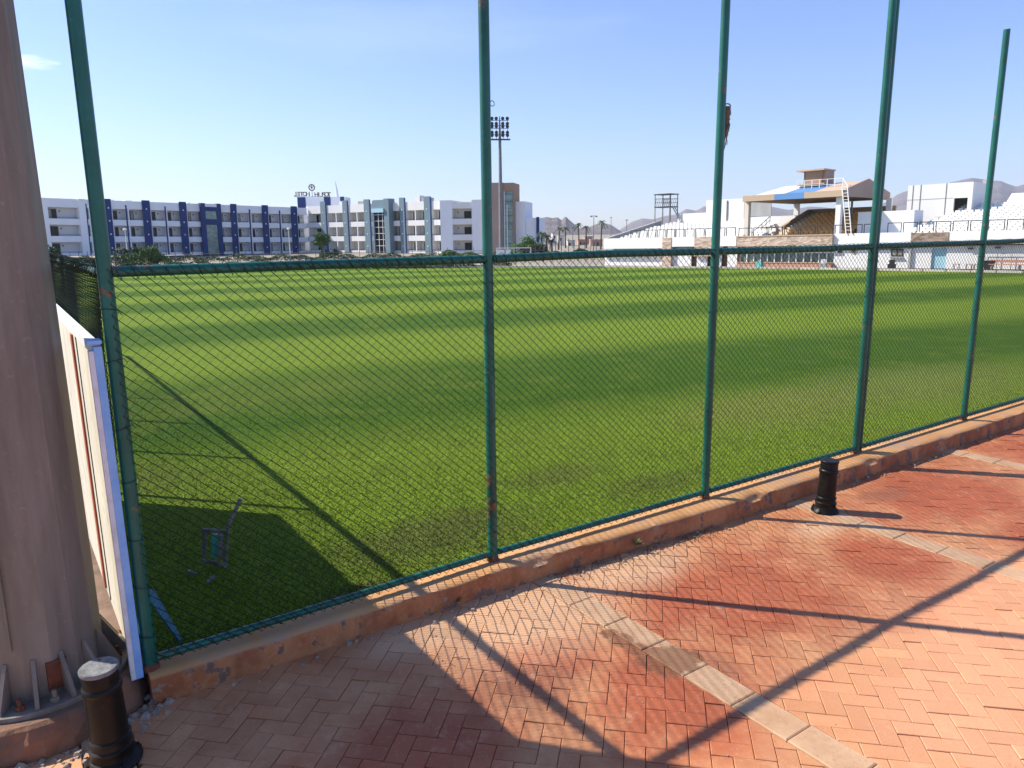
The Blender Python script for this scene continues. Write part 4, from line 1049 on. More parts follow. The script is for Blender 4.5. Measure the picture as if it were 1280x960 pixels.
mb = MB(); mb.bar((TX(937, 2), 2, ZP), (TX(962, 7), 7, ZP + 1.9), .06); mb.bar((TX(937, 2), 2, ZP - .4), (TX(962, 7), 7, ZP + 1.5), .05)
for k in range(6): t = k / 5; x = TX(937, 2) * (1 - t) + TX(962, 7) * t; mb.box(x, x + .05, 2 + 5 * t, 2.05 + 5 * t, ZP - .5 + 1.6 * t, ZP + 1.9 * t)
mb.build('stair_railing', M['greym'], stC)
# canopy
xA, xB = TX(928, .3), TX(1051, .3); zE = TZ(928, 251, .3); zE2 = TZ(1051, 243.5, .3); RD = 11.5; zR = TZ(1086, 228, RD / 2)
zEE = (zE + zE2) / 2; hip = 1.6
for px, d in ((932.5, .6), (1046.5, .6)): pb(stC, 'canopy_post', M['white'] if px > 1000 else M['roofwhite'], (TX(px, d) - .22, TX(px, d) + .22, d, d + .5, ZP - .6, zEE - .02))
for px, d in ((994, RD - .9), (1109, RD - .9)): pb(stC, 'canopy_post', M['white'], (TX(px, d) - .25, TX(px, d) + .25, d, d + .4, ZP, zEE - .02))
pb(stC, 'canopy_post', M['greym'], (TX(1062, 8), TX(1062, 8) + .15, 8, 8.15, ZP, zEE))
segx = [xA, TX(967, .3), TX(1004, .3), xB]
mats = [M['roofwhite'], M['bluesheet'], M['taneave']]; ridge0 = xA + hip
for i in range(3):
    a, b = segx[i], segx[i + 1]; ra, rb = (ridge0 if i == 0 else a + .9), (b + .9 if i < 2 else xB)
    mb = MB(); t = .16
    mb.hexa([(a, .3, zEE), (b, .3, zEE), (rb, RD / 2, zR), (ra, RD / 2, zR), (a, .3, zEE + t), (b, .3, zEE + t), (rb, RD / 2, zR + t), (ra, RD / 2, zR + t)]); mb.build('roof_panel', mats[i], stC)
mb = MB(); mb.hexa([(xA, RD, zEE), (xA, RD + .01, zEE), (ridge0, RD / 2, zR), (ridge0, RD / 2 - .01, zR), (xA, RD, zEE), (xA, RD + .01, zEE), (ridge0, RD / 2, zR), (ridge0, RD / 2 - .01, zR)])
mb = MB(); mb.add([(xA, RD, zEE), (xB, RD, zEE), (xB, RD / 2, zR), (ridge0, RD / 2, zR), (xA, RD, zEE + .16), (xB, RD, zEE + .16), (xB, RD / 2, zR + .16), (ridge0, RD / 2, zR + .16)], [(0, 1, 2, 3), (7, 6, 5, 4), (0, 4, 5, 1), (1, 5, 6, 2), (3, 7, 4, 0)]); mb.build('roof_panel', M['taneave'], stC)
mb = MB(); mb.add([(xA, .3, zEE), (xA, RD, zEE), (ridge0, RD / 2, zR), (xA, .3, zEE + .16), (xA, RD, zEE + .16), (ridge0, RD / 2, zR + .16)], [(0, 2, 1), (3, 4, 5), (0, 1, 4, 3), (1, 2, 5, 4), (2, 0, 3, 5)]); mb.build('roof_panel', M['roofwhite'], stC)
for i in range(3): pb(stC, 'fascia', [M['taneave'], M['bluesheet'], M['taneave']][i], (segx[i], segx[i + 1] - .004, .2, .296, zEE - .12, zEE + .42))
pb(stC, 'soffit', M['browndk'], (xA + .1, xB - .1, .35, RD - .1, zEE - .14, zEE - .03))
mb = MB(); mb.add([(xB + .003, .2, zEE - .12), (xB + .003, RD, zEE - .12), (xB + .003, RD, zEE + .5), (xB + .003, RD / 2, zR + .35), (xB + .003, .2, zEE + .45), (xB + .2, .2, zEE - .12), (xB + .2, RD, zEE - .12), (xB + .2, RD, zEE + .5), (xB + .2, RD / 2, zR + .35), (xB + .2, .2, zEE + .45)], [(4, 3, 2, 1, 0), (5, 6, 7, 8, 9), (0, 1, 6, 5), (1, 2, 7, 6), (2, 3, 8, 7), (3, 4, 9, 8), (4, 0, 5, 9)]); mb.build('gable', M['tan'], stC)
pb(stC, 'eave_beam', M['taneave'], (xB - .2, xB + .0, RD - .3, RD, zEE - .1, zEE + .1))
# ladder, roof platform, commentary cabin
mb = MB(); la, lb = TX(1049, 0), TX(1056, 0)
for off in (0, .45): mb.bar((la + off, .15, TZ(1050, 233, 0)), (lb + off + .2, -.1, ZP), .07)
for k in range(14): t = k / 14; mb.bar((la + (lb + .2 - la) * t, .15 - .25 * t, TZ(1050, 233, 0) * (1 - t) + ZP * t), (la + .45 + (lb + .2 - la) * t, .15 - .25 * t, TZ(1050, 233, 0) * (1 - t) + ZP * t), .05)
mb.build('ladder', M['whitem'], stC)
cd = 4.6
cab = empty('commentary_cabin', stC.location + frT.n * cd + frT.d * TX(999, cd) + Vector((0, 0, zR + .2 + math.sin(.0135) * TX(999, cd))), stC.rotation_euler, label='small brown cabin with flat roof and white railings on the canopy', cat='cabin')
cw = TX(1026, cd) - TX(999, cd); zc0 = TZ(1012, 230, cd) - zR - .2; zc1 = TZ(1012, 214, cd) - zR - .2
pb(cab, 'base_frame', M['brown'], (.1, cw - .1, .1, 2.0, -.6, zc0))
pb(cab, 'wall', M['brown'], (.25, cw - .3, .05, 2.2, zc0, zc1)); pb(cab, 'wall', M['browndk'], (0, .248, .3, 2.2, zc0 + .01, zc1 - .01)); pb(cab, 'wall', M['tan'], (cw - .298, cw, .3, 2.2, zc0 + .01, zc1 - .01))
pb(cab, 'roof', M['taneave'], (-.5, cw + .1, -.4, 2.3, zc1, zc1 + .14)); pb(cab, 'floor', M['taneave'], (-.4, cw + .2, -.5, 2.3, zc0 - .12, zc0 - .003))
mb = MB()
for zz in (0.45, .95): mb.box(-.1, 4.3, -.99, -.955, zz - .75, zz - .715)
for k in range(7): mb.box(-.1 + k * .72, -.04 + k * .72, -1.0, -.95, -1.4, .24)
mb.bar((4.2, -.95, .22), (5.0, -1.6, -.6), .04); mb.build('railing', M['whitem'], cab)

# right stand
xr0, xr1 = xc1 + .003, TX(1440)
stR = frT.root('right_stand', label='white stadium stand with white seats on the right side', cat='stand')
for q in ((xr0, TX(1140), 0, .3, 1.95, ZP), (TX(1187), xr1, 0, .3, 1.95, ZP)): pb(stR, 'front_wall', M['white'], q); pb(stR, 'stone_panel', M['stone'], (TX(1140), TX(1187), -.05, .3, 1.95, ZP - .06))
pb(stR, 'ledge', M['dark'], (xr0, xr1, -.05, .35, 1.86, 1.948))
pb(stR, 'lower_wall', M['white'], (xr0, TX(1166), .3, .5, 0, 1.858), (TX(1185), xr1, .3, .5, 0, 1.858), (TX(1166) + .002, TX(1185) - .002, .3, .5, 1.7, 1.858))
pb(stR, 'door', M['skyblue'], (TX(1166) + .002, TX(1185) - .002, .45, .5, 0, 1.698))
pb(stR, 'pilaster', M['conc'], (TX(1138), TX(1141), .1, .296, 0, 1.855))
wa = TX(1115); window(stR, wa, wa + .95, 1.0, 1.6, .3); pb(stR, 'sill', M['conc'], (wa - .05, wa + 1.0, .1, .296, .86, .94))
for px in (1048, 1065): x = TX(px); pb(stR, 'vent', M['browndk'], (x, x + .35, .2, .296, 1.3, 1.7))
for px, z in ((1212, 1.55), (1246, 1.6)): x = TX(px); pb(stR, 'wall_lamp', M['dark'], (x, x + .35, .05, .296, z, z + .12))
mb = MB(); x = TX(1232)
for k in range(4): mb.box(x + k * .95, x + k * .95 + .04, .1, .14, 0, 1.2)
mb.box(x, x + 2.9, .1, .14, 1.2, 1.25); mb.build('pipe_frame', M['greym'], stR)
rx0 = TX(1133, .9)
terrace(stR, rx0, xr1, .9, 12, .82, ZP - .5, .20, 'seatw', skip=lambda x, i: x < rx0 + i * .15)
guard(stR, TX(1108), TX(1440), .1, ZP, 14)
pb(stR, 'raised_floor', M['white'], (xr0, rx0, .3, 4, 1.5, ZP - .35))
pb(stR, 'blue_shaded_wall', M['skyblue'], (TX(1075, 3), TX(1098, 3), 3, 3.2, ZP - .4, TZ(1085, 266, 3))) if False else None
pb(stR, 'stair_wall', M['white'], (TX(1075, 4), TX(1131, 4), 3.4, 3.7, ZP - .6, TZ(1110, 264, 4)), (TX(1075, 4), TX(1075, 4) + .3, 3.703, 8, ZP - .6, TZ(1110, 264, 4)))
pb(stR, 'stair_wall', M['whiteb'], (TX(1131, 4) + .003, TX(1146, 4), 3.1, 5.5, ZP - .6, TZ(1138, 263, 4)))
pb(stR, 'back_wall', M['white'], (TX(1100, 10.8), xr1, 10.8, 11.0, 0, ZP + 2.0))
mb = MB(); xx = TX(1252, 11)
mb.hexa([(xx, 11.01, 3), (xr1, 11.01, 3), (xr1, 13.5, 3), (xx, 13.5, 3), (xx, 11.01, TZ(1260, 258, 11)), (xr1, 11.01, TZ(1260, 258, 11)), (xr1, 13.5, TZ(1260, 242, 13.5)), (xx, 13.5, TZ(1260, 242, 13.5))]); mb.build('sloping_slab', M['white'], stR)
# white concrete box building behind the right stand
d8 = 8.3; bx0, bx1 = TX(1131.5, d8), TX(1212, d8)
bb = frT.root('box_building', label='plain white cube building with dark doorway above the right seats', cat='building')
ztb = TZ(1170, 230, d8)
dx0, dx1 = TX(1189.5, d8), TX(1206.5, d8); zd0, zd1 = TZ(1198, 272, d8), TZ(1198, 247.5, d8)
pb(bb, 'wall', M['white'], (bx0, dx0, d8, d8 + .3, 2, ztb), (dx1, bx1, d8, d8 + .3, 2, ztb), (dx0 + .002, dx1 - .002, d8, d8 + .3, zd1, ztb), (dx0 + .002, dx1 - .002, d8, d8 + .3, 2, zd0))
dw = 14.3; pb(bb, 'side_wall', M['white'], (bx1 - .3, bx1 + .002, d8 + .302, dw, 2, ztb + .003), (bx0, bx0 + .3, d8 + .302, dw, 2, ztb)); pb(bb, 'rear_wall', M['conc'], (bx0 + .305, bx1 - .305, d8 + 2.5, d8 + 2.7, 2, ztb - .2)); pb(bb, 'roof', M['white'], (bx0 + .31, bx1 - .31, d8 + .31, dw, ztb - .25, ztb - .05))
for px in (1137.5, 1147, 1178.5): x = TX(px, d8); pb(bb, 'joint', M['greym'], (x, x + .07, d8 - .02, d8 - .003, 2.6, ztb))
pb(bb, 'joint', M['conc'], (bx0, dx0 - .1, d8 - .015, d8 - .004, (zd1 + .0), zd1 + .05))
pb(bb, 'roof_box', M['conc'], (bx1 - .5, bx1, dw - 1, dw - .3, ztb, ztb + .35))
# loose things in front of the right stand
def on_front(px, d, z=0):
    x = TX(px, d); return frT.o + frT.d * x + frT.n * d + Vector((0, 0, x * math.sin(.0135) + z))
rz = math.atan2(frT.d.y, frT.d.x)
def gz(p): return Vector((p.x, p.y, slope(p.y) + .02))
bn = empty('bin', gz(on_front(1241, -1.0)), (0, 0, rz), label='dark rubbish bin standing at the foot of the right stand', cat='bin')
MB().hexa([(-.25, -.25, 0), (.25, -.25, 0), (.25, .25, 0), (-.25, .25, 0), (-.32, -.32, .62), (.32, -.32, .62), (.32, .32, .62), (-.32, .32, .62)]).build('body', M['dark'], bn); MB().box(-.35, .35, -.35, .35, .623, .69).build('lid', M['dark'], bn)
bq = empty('bench', gz(on_front(1262, -1.2)), (0, 0, rz), label='reddish wooden bench in front of the right stand', cat='bench')
for k in range(3): MB().box(-1.1, 1.1, -.25 + k * .17, -.11 + k * .17, .38, .43).build('seat_slat', M['pink'], bq)
MB().box(-1.1, 1.1, .26, .30, .55, .75).build('backrest', M['pink'], bq)
for x in (-.9, .9): MB().box(x - .05, x + .05, -.2, .3, 0, .379).build('leg', M['greym'], bq)
tc = empty('goal_marker', gz(on_front(951.5, -3.5)), (0, 0, rz), label='small teal tent shaped marker at the far edge of the turf', cat='marker')
MB().hexa([(-.38, -.3, 0), (.38, -.3, 0), (.38, .3, 0), (-.38, .3, 0), (-.16, -.1, .62), (.16, -.1, .62), (.16, .1, .62), (-.16, .1, .62)]).build('cone', M['teal_plastic'], tc); MB().box(-.42, .42, -.34, .34, -.02, .04).build('base', M['teal_plastic'], tc)
for px, lb_ in ((1035, 'grey crate pile by the right end of the long window'), (1122, 'dark heap of kit below the small window of the right stand')):
    p = gz(on_front(px, -.9)); cr = empty('crate', p, (0, 0, rz + .2), label=lb_, cat='crate')
    m_ = M['conc'] if px < 1100 else M['dark']
    MB().box(-.5, .1, -.25, .25, 0, .35).build('box', m_, cr); MB().box(-.4, 0, -.2, .2, .353, .7).build('box', M['white'] if px < 1100 else m_, cr)
rr = random.Random(31)
for k, px in enumerate((1200, 1216, 1226)):
    p = gz(on_front(px, -.8)); ch = empty('stool', p, (0, 0, rz + rr.random()), label=['low pale stool nearest the light blue door', 'low pale stool in the middle of the row by the right stand', 'low pale stool nearest the dark bin'][k], cat='stool', group='stools in front of the right stand')
    MB().box(-.22, .22, -.22, .22, .36, .42).build('seat', M['taneave'], ch)
    for x in (-.18, .18):
        for y in (-.18, .18): MB().box(x - .02, x + .02, y - .02, y + .02, 0, .358).build('leg', M['greym'], ch)

# pale stone edging along the far side of the turf
mb = MB()
for i in range(3, nc - 1):
    a, b = far_line[i], far_line[i + 1]; d = (b - a).normalized(); n = Vector((-d.y, d.x, 0)); 
    if n.y < 0: n = -n
    L = (b - a).length; K = int(L / 1.6)
    for k in range(K):
        p = a + (b - a) * (k / K); q = a + (b - a) * ((k + .93) / K); z = slope(p.y)
        zt_ = z + .16; mb.hexa([(p.x, p.y, z - .1), (q.x, q.y, z - .1), (q.x + n.x * .4, q.y + n.y * .4, z - .1), (p.x + n.x * .4, p.y + n.y * .4, z - .1), (p.x, p.y, zt_), (q.x, q.y, zt_), (q.x + n.x * .4, q.y + n.y * .4, zt_), (p.x + n.x * .4, p.y + n.y * .4, zt_)])
mb.build('stone_edging', M['palestone'], kind='structure')
# low red-brown strip on the left far edge
mb = MB()
for i in range(0, 3):
    a, b = far_line[i], far_line[i + 1]; n = Vector((0, 1, 0))
    mb.hexa([a + Vector((0, .05, -.1)), b + Vector((0, .05, -.1)), b + Vector((0, .35, -.1)), a + Vector((0, .35, -.1)), a + Vector((0, .05, .12)), b + Vector((0, .05, .12)), b + Vector((0, .35, .12)), a + Vector((0, .35, .12))])
mb.build('far_kerb', M['conc'], kind='structure')

# ================================================================== FLOODLIGHT TOWER (far), street lamps, poles
def Pz(px, Y): p = at_y(px, 300, Y); return Vector((p.x, p.y, slope(Y) - .05))
ft = empty('floodlight_tower', Pz(626.5, 112), (0, 0, rad(4)), label='tall floodlight tower with rows of lamps beside the tan tower', cat='floodlight')
def zat(px, py, Y): return at_y(px, py, Y).z - (slope(Y) - .05)
ztop = zat(624, 148, 112); zbar = zat(624, 174, 112)
MB().tube([(0, 0, 0), (0, 0, zbar), (0, 0, ztop + .3)], [.36, .2, .07], 12).build('pole', M['greym'], ft, smooth=True)
MB().hexa([(-1.45, -.4, zbar - .12), (1.45, -.4, zbar - .12), (1.45, .4, zbar - .12), (-1.45, .4, zbar - .12), (-1.5, -.45, zbar), (1.5, -.45, zbar), (1.5, .45, zbar), (-1.5, .45, zbar)]).build('platform', M['dark'], ft)
mb = MB(); rowz = [zat(624, y, 112) for y in (148.5, 155, 158.5, 166, 169.5)]
for z in rowz[:4]: mb.box(-1.3, 1.3, -.04, .04, z - .25, z - .18)
for x in (-1.1, -.5, .5, 1.1): mb.box(x - .03, x + .03, .0, .06, zbar, ztop)
mb.build('lamp_frame', M['dark'], ft)
for z in rowz:
    for x in (-1.12, -.5, .42, 1.08):
        mb = MB(); mb.tube([(x, -.32, z), (x, -.05, z + .03), (x, .12, z + .05)], [.25, .22, .10], 10); mb.build('lamp', M['dark'], ft, smooth=True)
def lamp_post(px, Y, ytop, label, style, group='light poles behind the pitch'):
    r = empty('street_lamp', Pz(px, Y), label=label, cat='street lamp', group=group); h = zat(px, ytop, Y)
    MB().tube([(0, 0, 0), (0, 0, h)], [.10, .055], 8).build('pole', M['greym'] if style != 'w' else M['whitem'], r)
    if style == 't':
        MB().box(-.62, .62, -.05, .05, h - .02, h + .06).build('cross_arm', M['greym'], r)
        for x in (-.5, .5): MB().box(x - .2, x + .2, -.15, .15, h - .18, h - .023).build('lamp', M['dark'], r)
    elif style == 'w':
        MB().lathe([(.08, 0), (.28, .06), (.26, .2), (.1, .3)], 10, (0, 0, h)).build('lamp', M['whitem'], r)
    else: MB().box(-.25, .25, -.12, .12, h, h + .12).build('lamp', M['dark'], r)
    return r
lamp_post(742, 150, 270, 'double headed light pole in front of the grey hills', 't')
lamp_post(763.5, 190, 272, 'slim light pole rising at the left edge of the stand', 's')
lamp_post(783, 150, 275.5, 'plain light pole above the raked concrete wall', 's')
lamp_post(716, 190, 285, 'short thin pole among the palms', 's')
lamp_post(157.5, 112, 288, 'white globe lamp before the left hotel wing among bushes', 'w')
lamp_post(361.5, 125, 287, 'white globe lamp before the dark blue piers', 'w')
# thin perimeter fence in front of the hotel
hf = empty('hotel_fence', Pz(400, 100), label='thin grey perimeter fence crossing in front of the hotel base', cat='fence')
c0 = hf.location
mb = MB(); pts = [Pz(px, 100) - c0 for px in np.linspace(30, 680, 60)]
for p in pts: MB().box(p.x - .03, p.x + .03, p.y - .03, p.y + .03, 0, 2.0).build('post', M['greym'], hf)
MB().box(pts[0].x, pts[-1].x, -.02, .02, 1.5, 1.55).build('rail', M['greym'], hf); MB().box(pts[0].x, pts[-1].x, -.02, .02, .7, .74).build('rail', M['greym'], hf)
# dugout frame with two white boards
dg_ = empty('shelter_frame', Pz(642, 96), label='white framed dugout with two white boards below the tan tower', cat='shelter')
w0, w1 = Pz(620, 96).x - dg_.location.x, Pz(664, 96).x - dg_.location.x; hh = zat(640, 310.5, 96)
for x in (w0, 0, w1 - .08):
    for y in (0, 1.2): MB().box(x, x + .07, y, y + .07, 0, hh).build('post', M['whitem'], dg_)
MB().box(w0, w1, -.01, 0.08, hh, hh + .08).build('beam', M['whitem'], dg_); MB().box(w0, w1, 1.19, 1.28, hh, hh + .08).build('beam', M['whitem'], dg_)
for a, b in ((620.5, 630), (632, 638)): MB().box(Pz(a, 96).x - dg_.location.x, Pz(b, 96).x - dg_.location.x, -.10, -.05, 0.2, hh - .15).build('board', M['white'], dg_)

# ================================================================== VEGETATION
def leaf_cloud(centres, n, s, seed, flat=.8):
    r = np.random.default_rng(seed); C = np.array([c[:3] for c in centres]); R = np.array([c[3] for c in centres])
    i = r.integers(0, len(C), n); d = r.normal(size=(n, 3)); d /= np.linalg.norm(d, axis=1)[:, None]
    rr_ = R[i] * r.uniform(.25, 1, n) ** .45 * r.uniform(.8, 1.15, n); P = C[i] + d * rr_[:, None] * np.array([1, 1, flat])
    a = r.normal(size=(n, 3)); a /= np.linalg.norm(a, axis=1)[:, None]; b = np.cross(a, r.normal(size=(n, 3))); b /= np.linalg.norm(b, axis=1)[:, None]
    sz = s * r.uniform(.6, 1.4, n)[:, None]
    V_ = np.stack([P - a * sz, P + b * sz * .45, P + a * sz, P - b * sz * .45], 1).reshape(-1, 3)
    return V_, np.arange(n * 4).reshape(-1, 4)
def bush(px, Y, w, h, mat, label, seed, n=1500, group=None, zoff=0, name='bush', leaf=.13):
    r = random.Random(seed); root = empty(name, Pz(px, Y) + Vector((0, 0, zoff)), label=label, cat='bush' if name == 'bush' else name.replace('_', ' '), group=group)
    cs = [(r.uniform(-w / 2, w / 2) * .8, r.uniform(-w / 4, w / 4), h * r.uniform(.25, .75), min(w, h) * r.uniform(.2, .38)) for _ in range(9)]
    V_, F_ = leaf_cloud(cs, n, leaf, seed); V_[:, 2] = np.maximum(V_[:, 2], .02); link('foliage', np_mesh('foliage', V_, F_, M[mat]), root)
    mb = MB()
    for k in range(4): mb.tube([(0, 0, 0), (cs[k][0] * .5, cs[k][1], cs[k][2] * .6), cs[k][:3]], [.05, .035, .015], 5)
    mb.build('stems', M['bark'], root); return root
def tree(px, Y, h, cr, mat, label, seed, n=2600, leaf=.16):
    r = random.Random(seed); root = empty('tree', Pz(px, Y), label=label, cat='tree')
    cs = []; mb = MB(); mb.tube([(0, 0, 0), (.05, 0, h * .3), (0, .05, h * .55)], [.16, .12, .08], 7)
    for _ in range(11):
        a = r.uniform(0, 6.28); d = cr * r.uniform(.1, .75); z = h * r.uniform(.5, .85); c = (d * math.cos(a), d * math.sin(a), z); cs.append((*c, cr * r.uniform(.28, .5))); mb.tube([(0, 0, h * .3), (c[0] * .5, c[1] * .5, (h * .4 + z) / 2), c], [.06, .045, .015], 5)
    mb.build('trunk', M['bark'], root); V_, F_ = leaf_cloud(cs, n, leaf, seed); link('crown', np_mesh('crown', V_, F_, M[mat]), root); return root
def palm(px, Y, h, label, seed, mat='leafB', fr_=1.7, group='palms beyond the pitch'):
    r = random.Random(seed); root = empty('palm_tree', Pz(px, Y), label=label, cat='palm', group=group)
    mb = MB(); lx = r.uniform(-.3, .3); mb.tube([(0, 0, 0), (lx * .4, 0, h * .5), (lx, 0, h)], [.2, .15, .16], 8); mb.build('trunk', M['bark'], root)
    mb = MB()
    for k in range(17):
        a = k * 2.4 + r.uniform(-.2, .2); e = r.uniform(-.2, 1.2); L = fr_ * r.uniform(.75, 1.1); P = []
        for j in range(6):
            t = j / 5; P.append(Vector((lx + math.cos(a) * math.cos(e) * L * t, math.sin(a) * math.cos(e) * L * t, h + L * (math.sin(e) * t - .75 * t * t))))
        sd = Vector((-math.sin(a), math.cos(a), 0))
        for j in range(5):
            for s_ in (-1, 1):
                for q in range(2):
                    p = P[j].lerp(P[j + 1], q * .5); t = P[j + 1] - P[j]; mb.add([p, p + sd * s_ * .34 * (1 - .5 * j / 5) + t * .5 - Vector((0, 0, .12)), p + t * .5], [(0, 1, 2)])
    mb.build('crown', M[mat], root); return root
bush(176, 100, 6.0, 3.0, 'leafA', 'big green bush before the left hotel wing right of the corner post', 41, 4200, leaf=.17)
bush(160, 101, 3.4, 2.9, 'leafB', 'darker bush just right of the corner post', 42, 2400)
bush(196, 100, 3.0, 2.1, 'leafC', 'lighter low bush at the right end of the left bushes', 43, 1800)
bush(70, 96, 4.4, 2.9, 'leafB', 'dark bush beside the white end wall of the hotel', 44, 3000)
tree(401, 130, 4.6, 1.9, 'leafA', 'round green tree where the two hotel wings meet', 45, 3400)
bush(412, 130, 3.6, 1.6, 'leafB', 'low dark shrub under the tree where the hotel wings meet', 46, 1600)
bush(660, 118, 4.6, 3.4, 'leafC', 'bright green bush right of the tan tower', 47, 4600, leaf=.15)
bush(672, 116, 3.0, 2.4, 'leafD', 'dusty brown bush beside the bright green bush', 48, 2400)
# hedge bands (uncountable)
def band(px0, px1, Y, h, mat, label, seed, n, name='hedge', leaf=.14):
    a, b = Pz(px0, Y), Pz(px1, Y); r = np.random.default_rng(seed); x = r.uniform(a.x, b.x, n)
    hh = h * (.65 + .35 * np.sin(x * 1.3 + seed) * np.sin(x * .47)); z = r.uniform(0, 1, n) ** .7 * hh; y = a.y + r.normal(0, .3, n)
    A = r.normal(size=(n, 3)); A /= np.linalg.norm(A, axis=1)[:, None]; B = np.cross(A, r.normal(size=(n, 3))); B /= np.linalg.norm(B, axis=1)[:, None]; P = np.stack([x, y, a.z + z], 1); s = leaf * r.uniform(.6, 1.4, n)[:, None]
    V_ = np.stack([P - A * s, P + B * s * .4, P + A * s, P - B * s * .4], 1).reshape(-1, 3); link(name, np_mesh(name, V_, np.arange(4 * n).reshape(-1, 4), M[mat]), kind='stuff', label=label, cat='hedge')
band(540, 614, 112, 1.5, 'leafC', 'low bright green planting along the white end block', 51, 5000)
band(618, 672, 114, 1.1, 'leafA', 'low green planting at the foot of the tan tower', 52, 3000)
band(664, 762, 120, 1.3, 'leafB', 'dark green hedge between the hotel and the stadium', 53, 9000)
band(200, 545, 118, 1.1, 'leafB', 'thin dark planting strip along the base of the hotel', 54, 8000)
band(30, 150, 116, 1.2, 'leafB', 'dark planting at the base of the left end of the hotel', 55, 4000)
band(140, 548, 92, 1.0, 'leafB', 'dark clipped hedge between the turf and the hotel', 57, 15000, leaf=.11)
band(20, 640, 79, .75, 'leafD', 'dark low growth along the far edge of the turf', 56, 16000, leaf=.10)
palm(677, 122, 3.6, 'dark palm directly right of the blue building edge', 61, fr_=1.5)
palm(682, 126, 3.2, 'dusty palm just right of the dark palm by the bush', 62, 'leafD', 1.3)
for i, (px, Y, h, s_) in enumerate([(698, 170, 4.6, 'palm left of the village roofs'), (707, 190, 5.0, 'second palm in the village row'), (724, 180, 5.6, 'tallest palm left of the double headed light pole'), (733, 185, 5.0, 'palm close beside the double headed light pole'), (751, 170, 6.0, 'lone palm right of the double headed light pole'), (690, 150, 2.2, 'short palm low in front of the village')]):
    palm(px, Y, h, s_, 70 + i, 'leafD' if i % 2 else 'leafB', 1.6)
# village houses
vr = random.Random(8)
for i, (px, w, Y, zt_, m_, lb_) in enumerate([(693, 5, 230, 292, 'white', 'small white house with dark windows right of the bushes'), (702, 7, 240, 295, 'beige', 'beige flat house in the village row'), (714, 9, 225, 301, 'beige', 'low beige house left of the pink buildings'), (729, 12, 235, 300, 'pink', 'long pink house behind the palms'), (746, 14, 215, 300, 'pink', 'pink house directly left of the stadium'), (736, 10, 260, 296, 'tan', 'brown roofed house behind the pink ones')]):
    a, b = Pz(px - w / 2, Y), Pz(px + w / 2, Y); h = zat(px, zt_, Y); r = empty('house', a, label=lb_, cat='house'); W = b.x - a.x
    pb(r, 'wall', M[m_], (0, W, 0, 5, 0, h)); pb(r, 'roof', M['brown'] if i in (3, 5) else M['conc'], (-.1, W + .1, -.1, 5.1, h, h + .2))
    for k in range(max(1, int(W / 1.3))): pb(r, 'window', M['dark'], (.4 + k * 1.25, .9 + k * 1.25, -.05, -.003, h - 1.5, h - .6))
    for k in range(int(W / 2.2)): pb(r, 'porch_post', M['taneave'], (.2 + k * 2, .35 + k * 2, -1.2, -1.05, 0, h - .7))
# far slender trunks/poles before the village
for k in range(9):
    px = 688 + k * 7.3 + vr.uniform(-1, 1); Y = 150
    r = empty('fence_post', Pz(px, Y), label='thin post before the village, ' + ['beside the dusty bush', 'left of the white house', 'right of the white house', 'in front of the beige house', 'before the low beige house', 'before the pink houses at their left end', 'left of the double headed light pole', 'just right of the double headed light pole', 'nearest the stadium'][k], cat='post', group='thin posts before the village'); MB().box(-.07, .07, -.07, .07, 0, zat(px, 299 + vr.uniform(-2, 4), Y)).build('shaft', M['taneave'] if k % 2 else M['greym'], r)

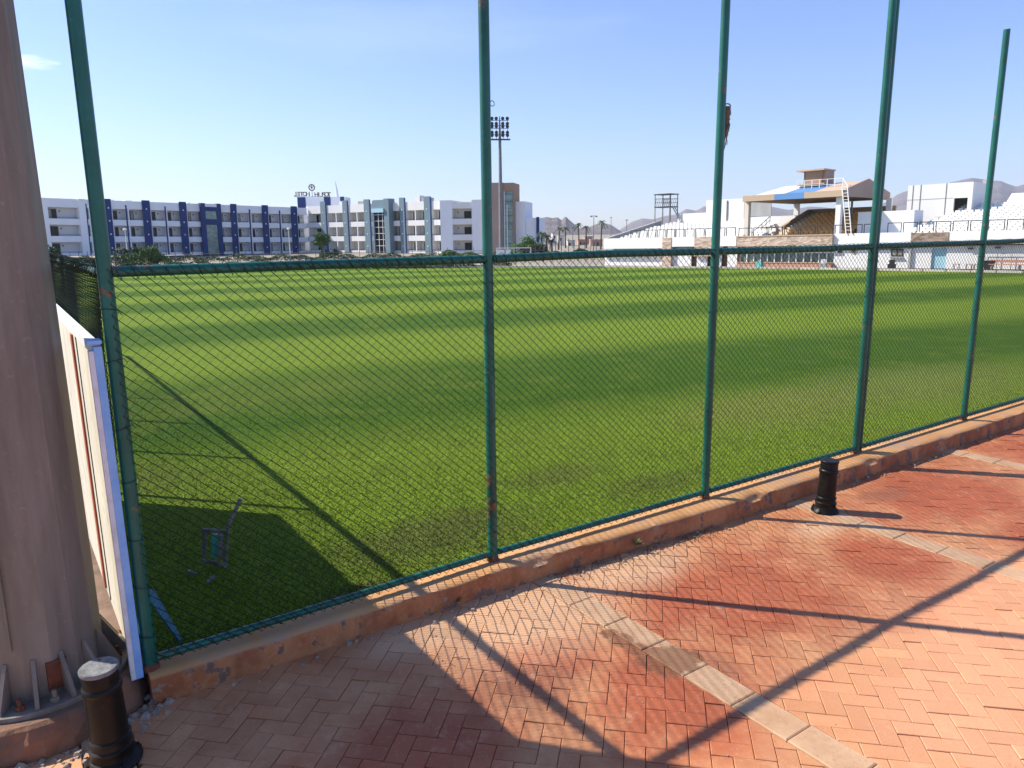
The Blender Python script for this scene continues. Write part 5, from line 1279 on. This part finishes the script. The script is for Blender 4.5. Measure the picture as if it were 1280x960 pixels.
# ================================================================== MOUNTAINS
def range_(name, prof, Y, depth, seed, rough_):
    """heightfield ridge; prof = photo skyline points"""
    pxs = np.array([p[0] for p in prof], float); pys = np.array([p[1] for p in prof], float)
    NX, NY = 260, 46; V_ = []; r = np.linspace(pxs[0], pxs[-1], NX)
    zb = -6.0
    for i in range(NX):
        py = float(np.interp(r[i], pxs, pys)); top = at_y(r[i], py, Y); H_ = max(0, top.z - zb)
        for j in range(NY):
            t = j / (NY - 1); s_ = 1 - abs(t * 2 - 1); dy = (t - .5) * depth
            x, y = top.x * (1 + dy / Y), Y + dy
            q = Vector((x / rough_, y / rough_, seed)); n1 = noise.ridged_multi_fractal(q, 1.0, 2.1, 6, 1.0, 2.0) if True else 0
            f = s_ ** .85; z = zb + H_ * f * (1 + (n1 - 1.1) * .34 * (1 - s_) ** .7) + H_ * .035 * (noise.noise(Vector((x / rough_ * 5, y / rough_ * 5, seed))))
            if j in (0, NY - 1): z = zb - 30
            V_.append((x, y, z))
    F_ = [(i * NY + j, (i + 1) * NY + j, (i + 1) * NY + j + 1, i * NY + j + 1) for i in range(NX - 1) for j in range(NY - 1)]
    link(name, np_mesh(name, V_, F_, M['rock'], False), kind='structure')
range_('near_hills', [(560, 296), (600, 290), (640, 283), (668, 277), (676, 272), (684, 270.5), (690, 272), (697, 271), (702, 275), (707, 270), (712, 275), (718, 280), (724, 285), (730, 284), (738, 283), (744, 280), (750, 279), (757, 279), (764, 281), (770, 285), (777, 290), (800, 296)], 1900, 1300, 3.3, 190)
range_('far_hills', [(740, 295), (775, 287), (790, 277), (803, 273), (815, 274), (830, 270), (846, 268), (858, 261), (870, 263), (880, 257), (890, 256), (900, 259), (925, 262), (960, 258), (968, 259), (985, 262), (1010, 258), (1040, 260), (1080, 262), (1095, 258), (1112, 250), (1122, 243), (1130, 240), (1145, 236), (1180, 230), (1205, 224), (1215, 222), (1228, 224), (1240, 227), (1252, 226), (1262, 229), (1270, 232), (1280, 230), (1310, 236), (1360, 248), (1450, 262)], 4200, 2600, 7.7, 420)

# ================================================================== AIR
hz = NT('air'); hz.t.nodes.remove(hz.b); pvn = hz.n('ShaderNodeVolumePrincipled'); pvn.inputs['Color'].default_value = (.80, .86, 1, 1); pvn.inputs['Density'].default_value = .00012; pvn.inputs['Anisotropy'].default_value = .2
hz.L.new(pvn.outputs[0], [n for n in hz.t.nodes if n.type == 'OUTPUT_MATERIAL'][0].inputs['Volume'])
MB().box(-5200, 5200, -300, 5800, -60, 420).build('haze', hz.m, kind='stuff', label='thin pale air haze over the whole scene', cat='haze')
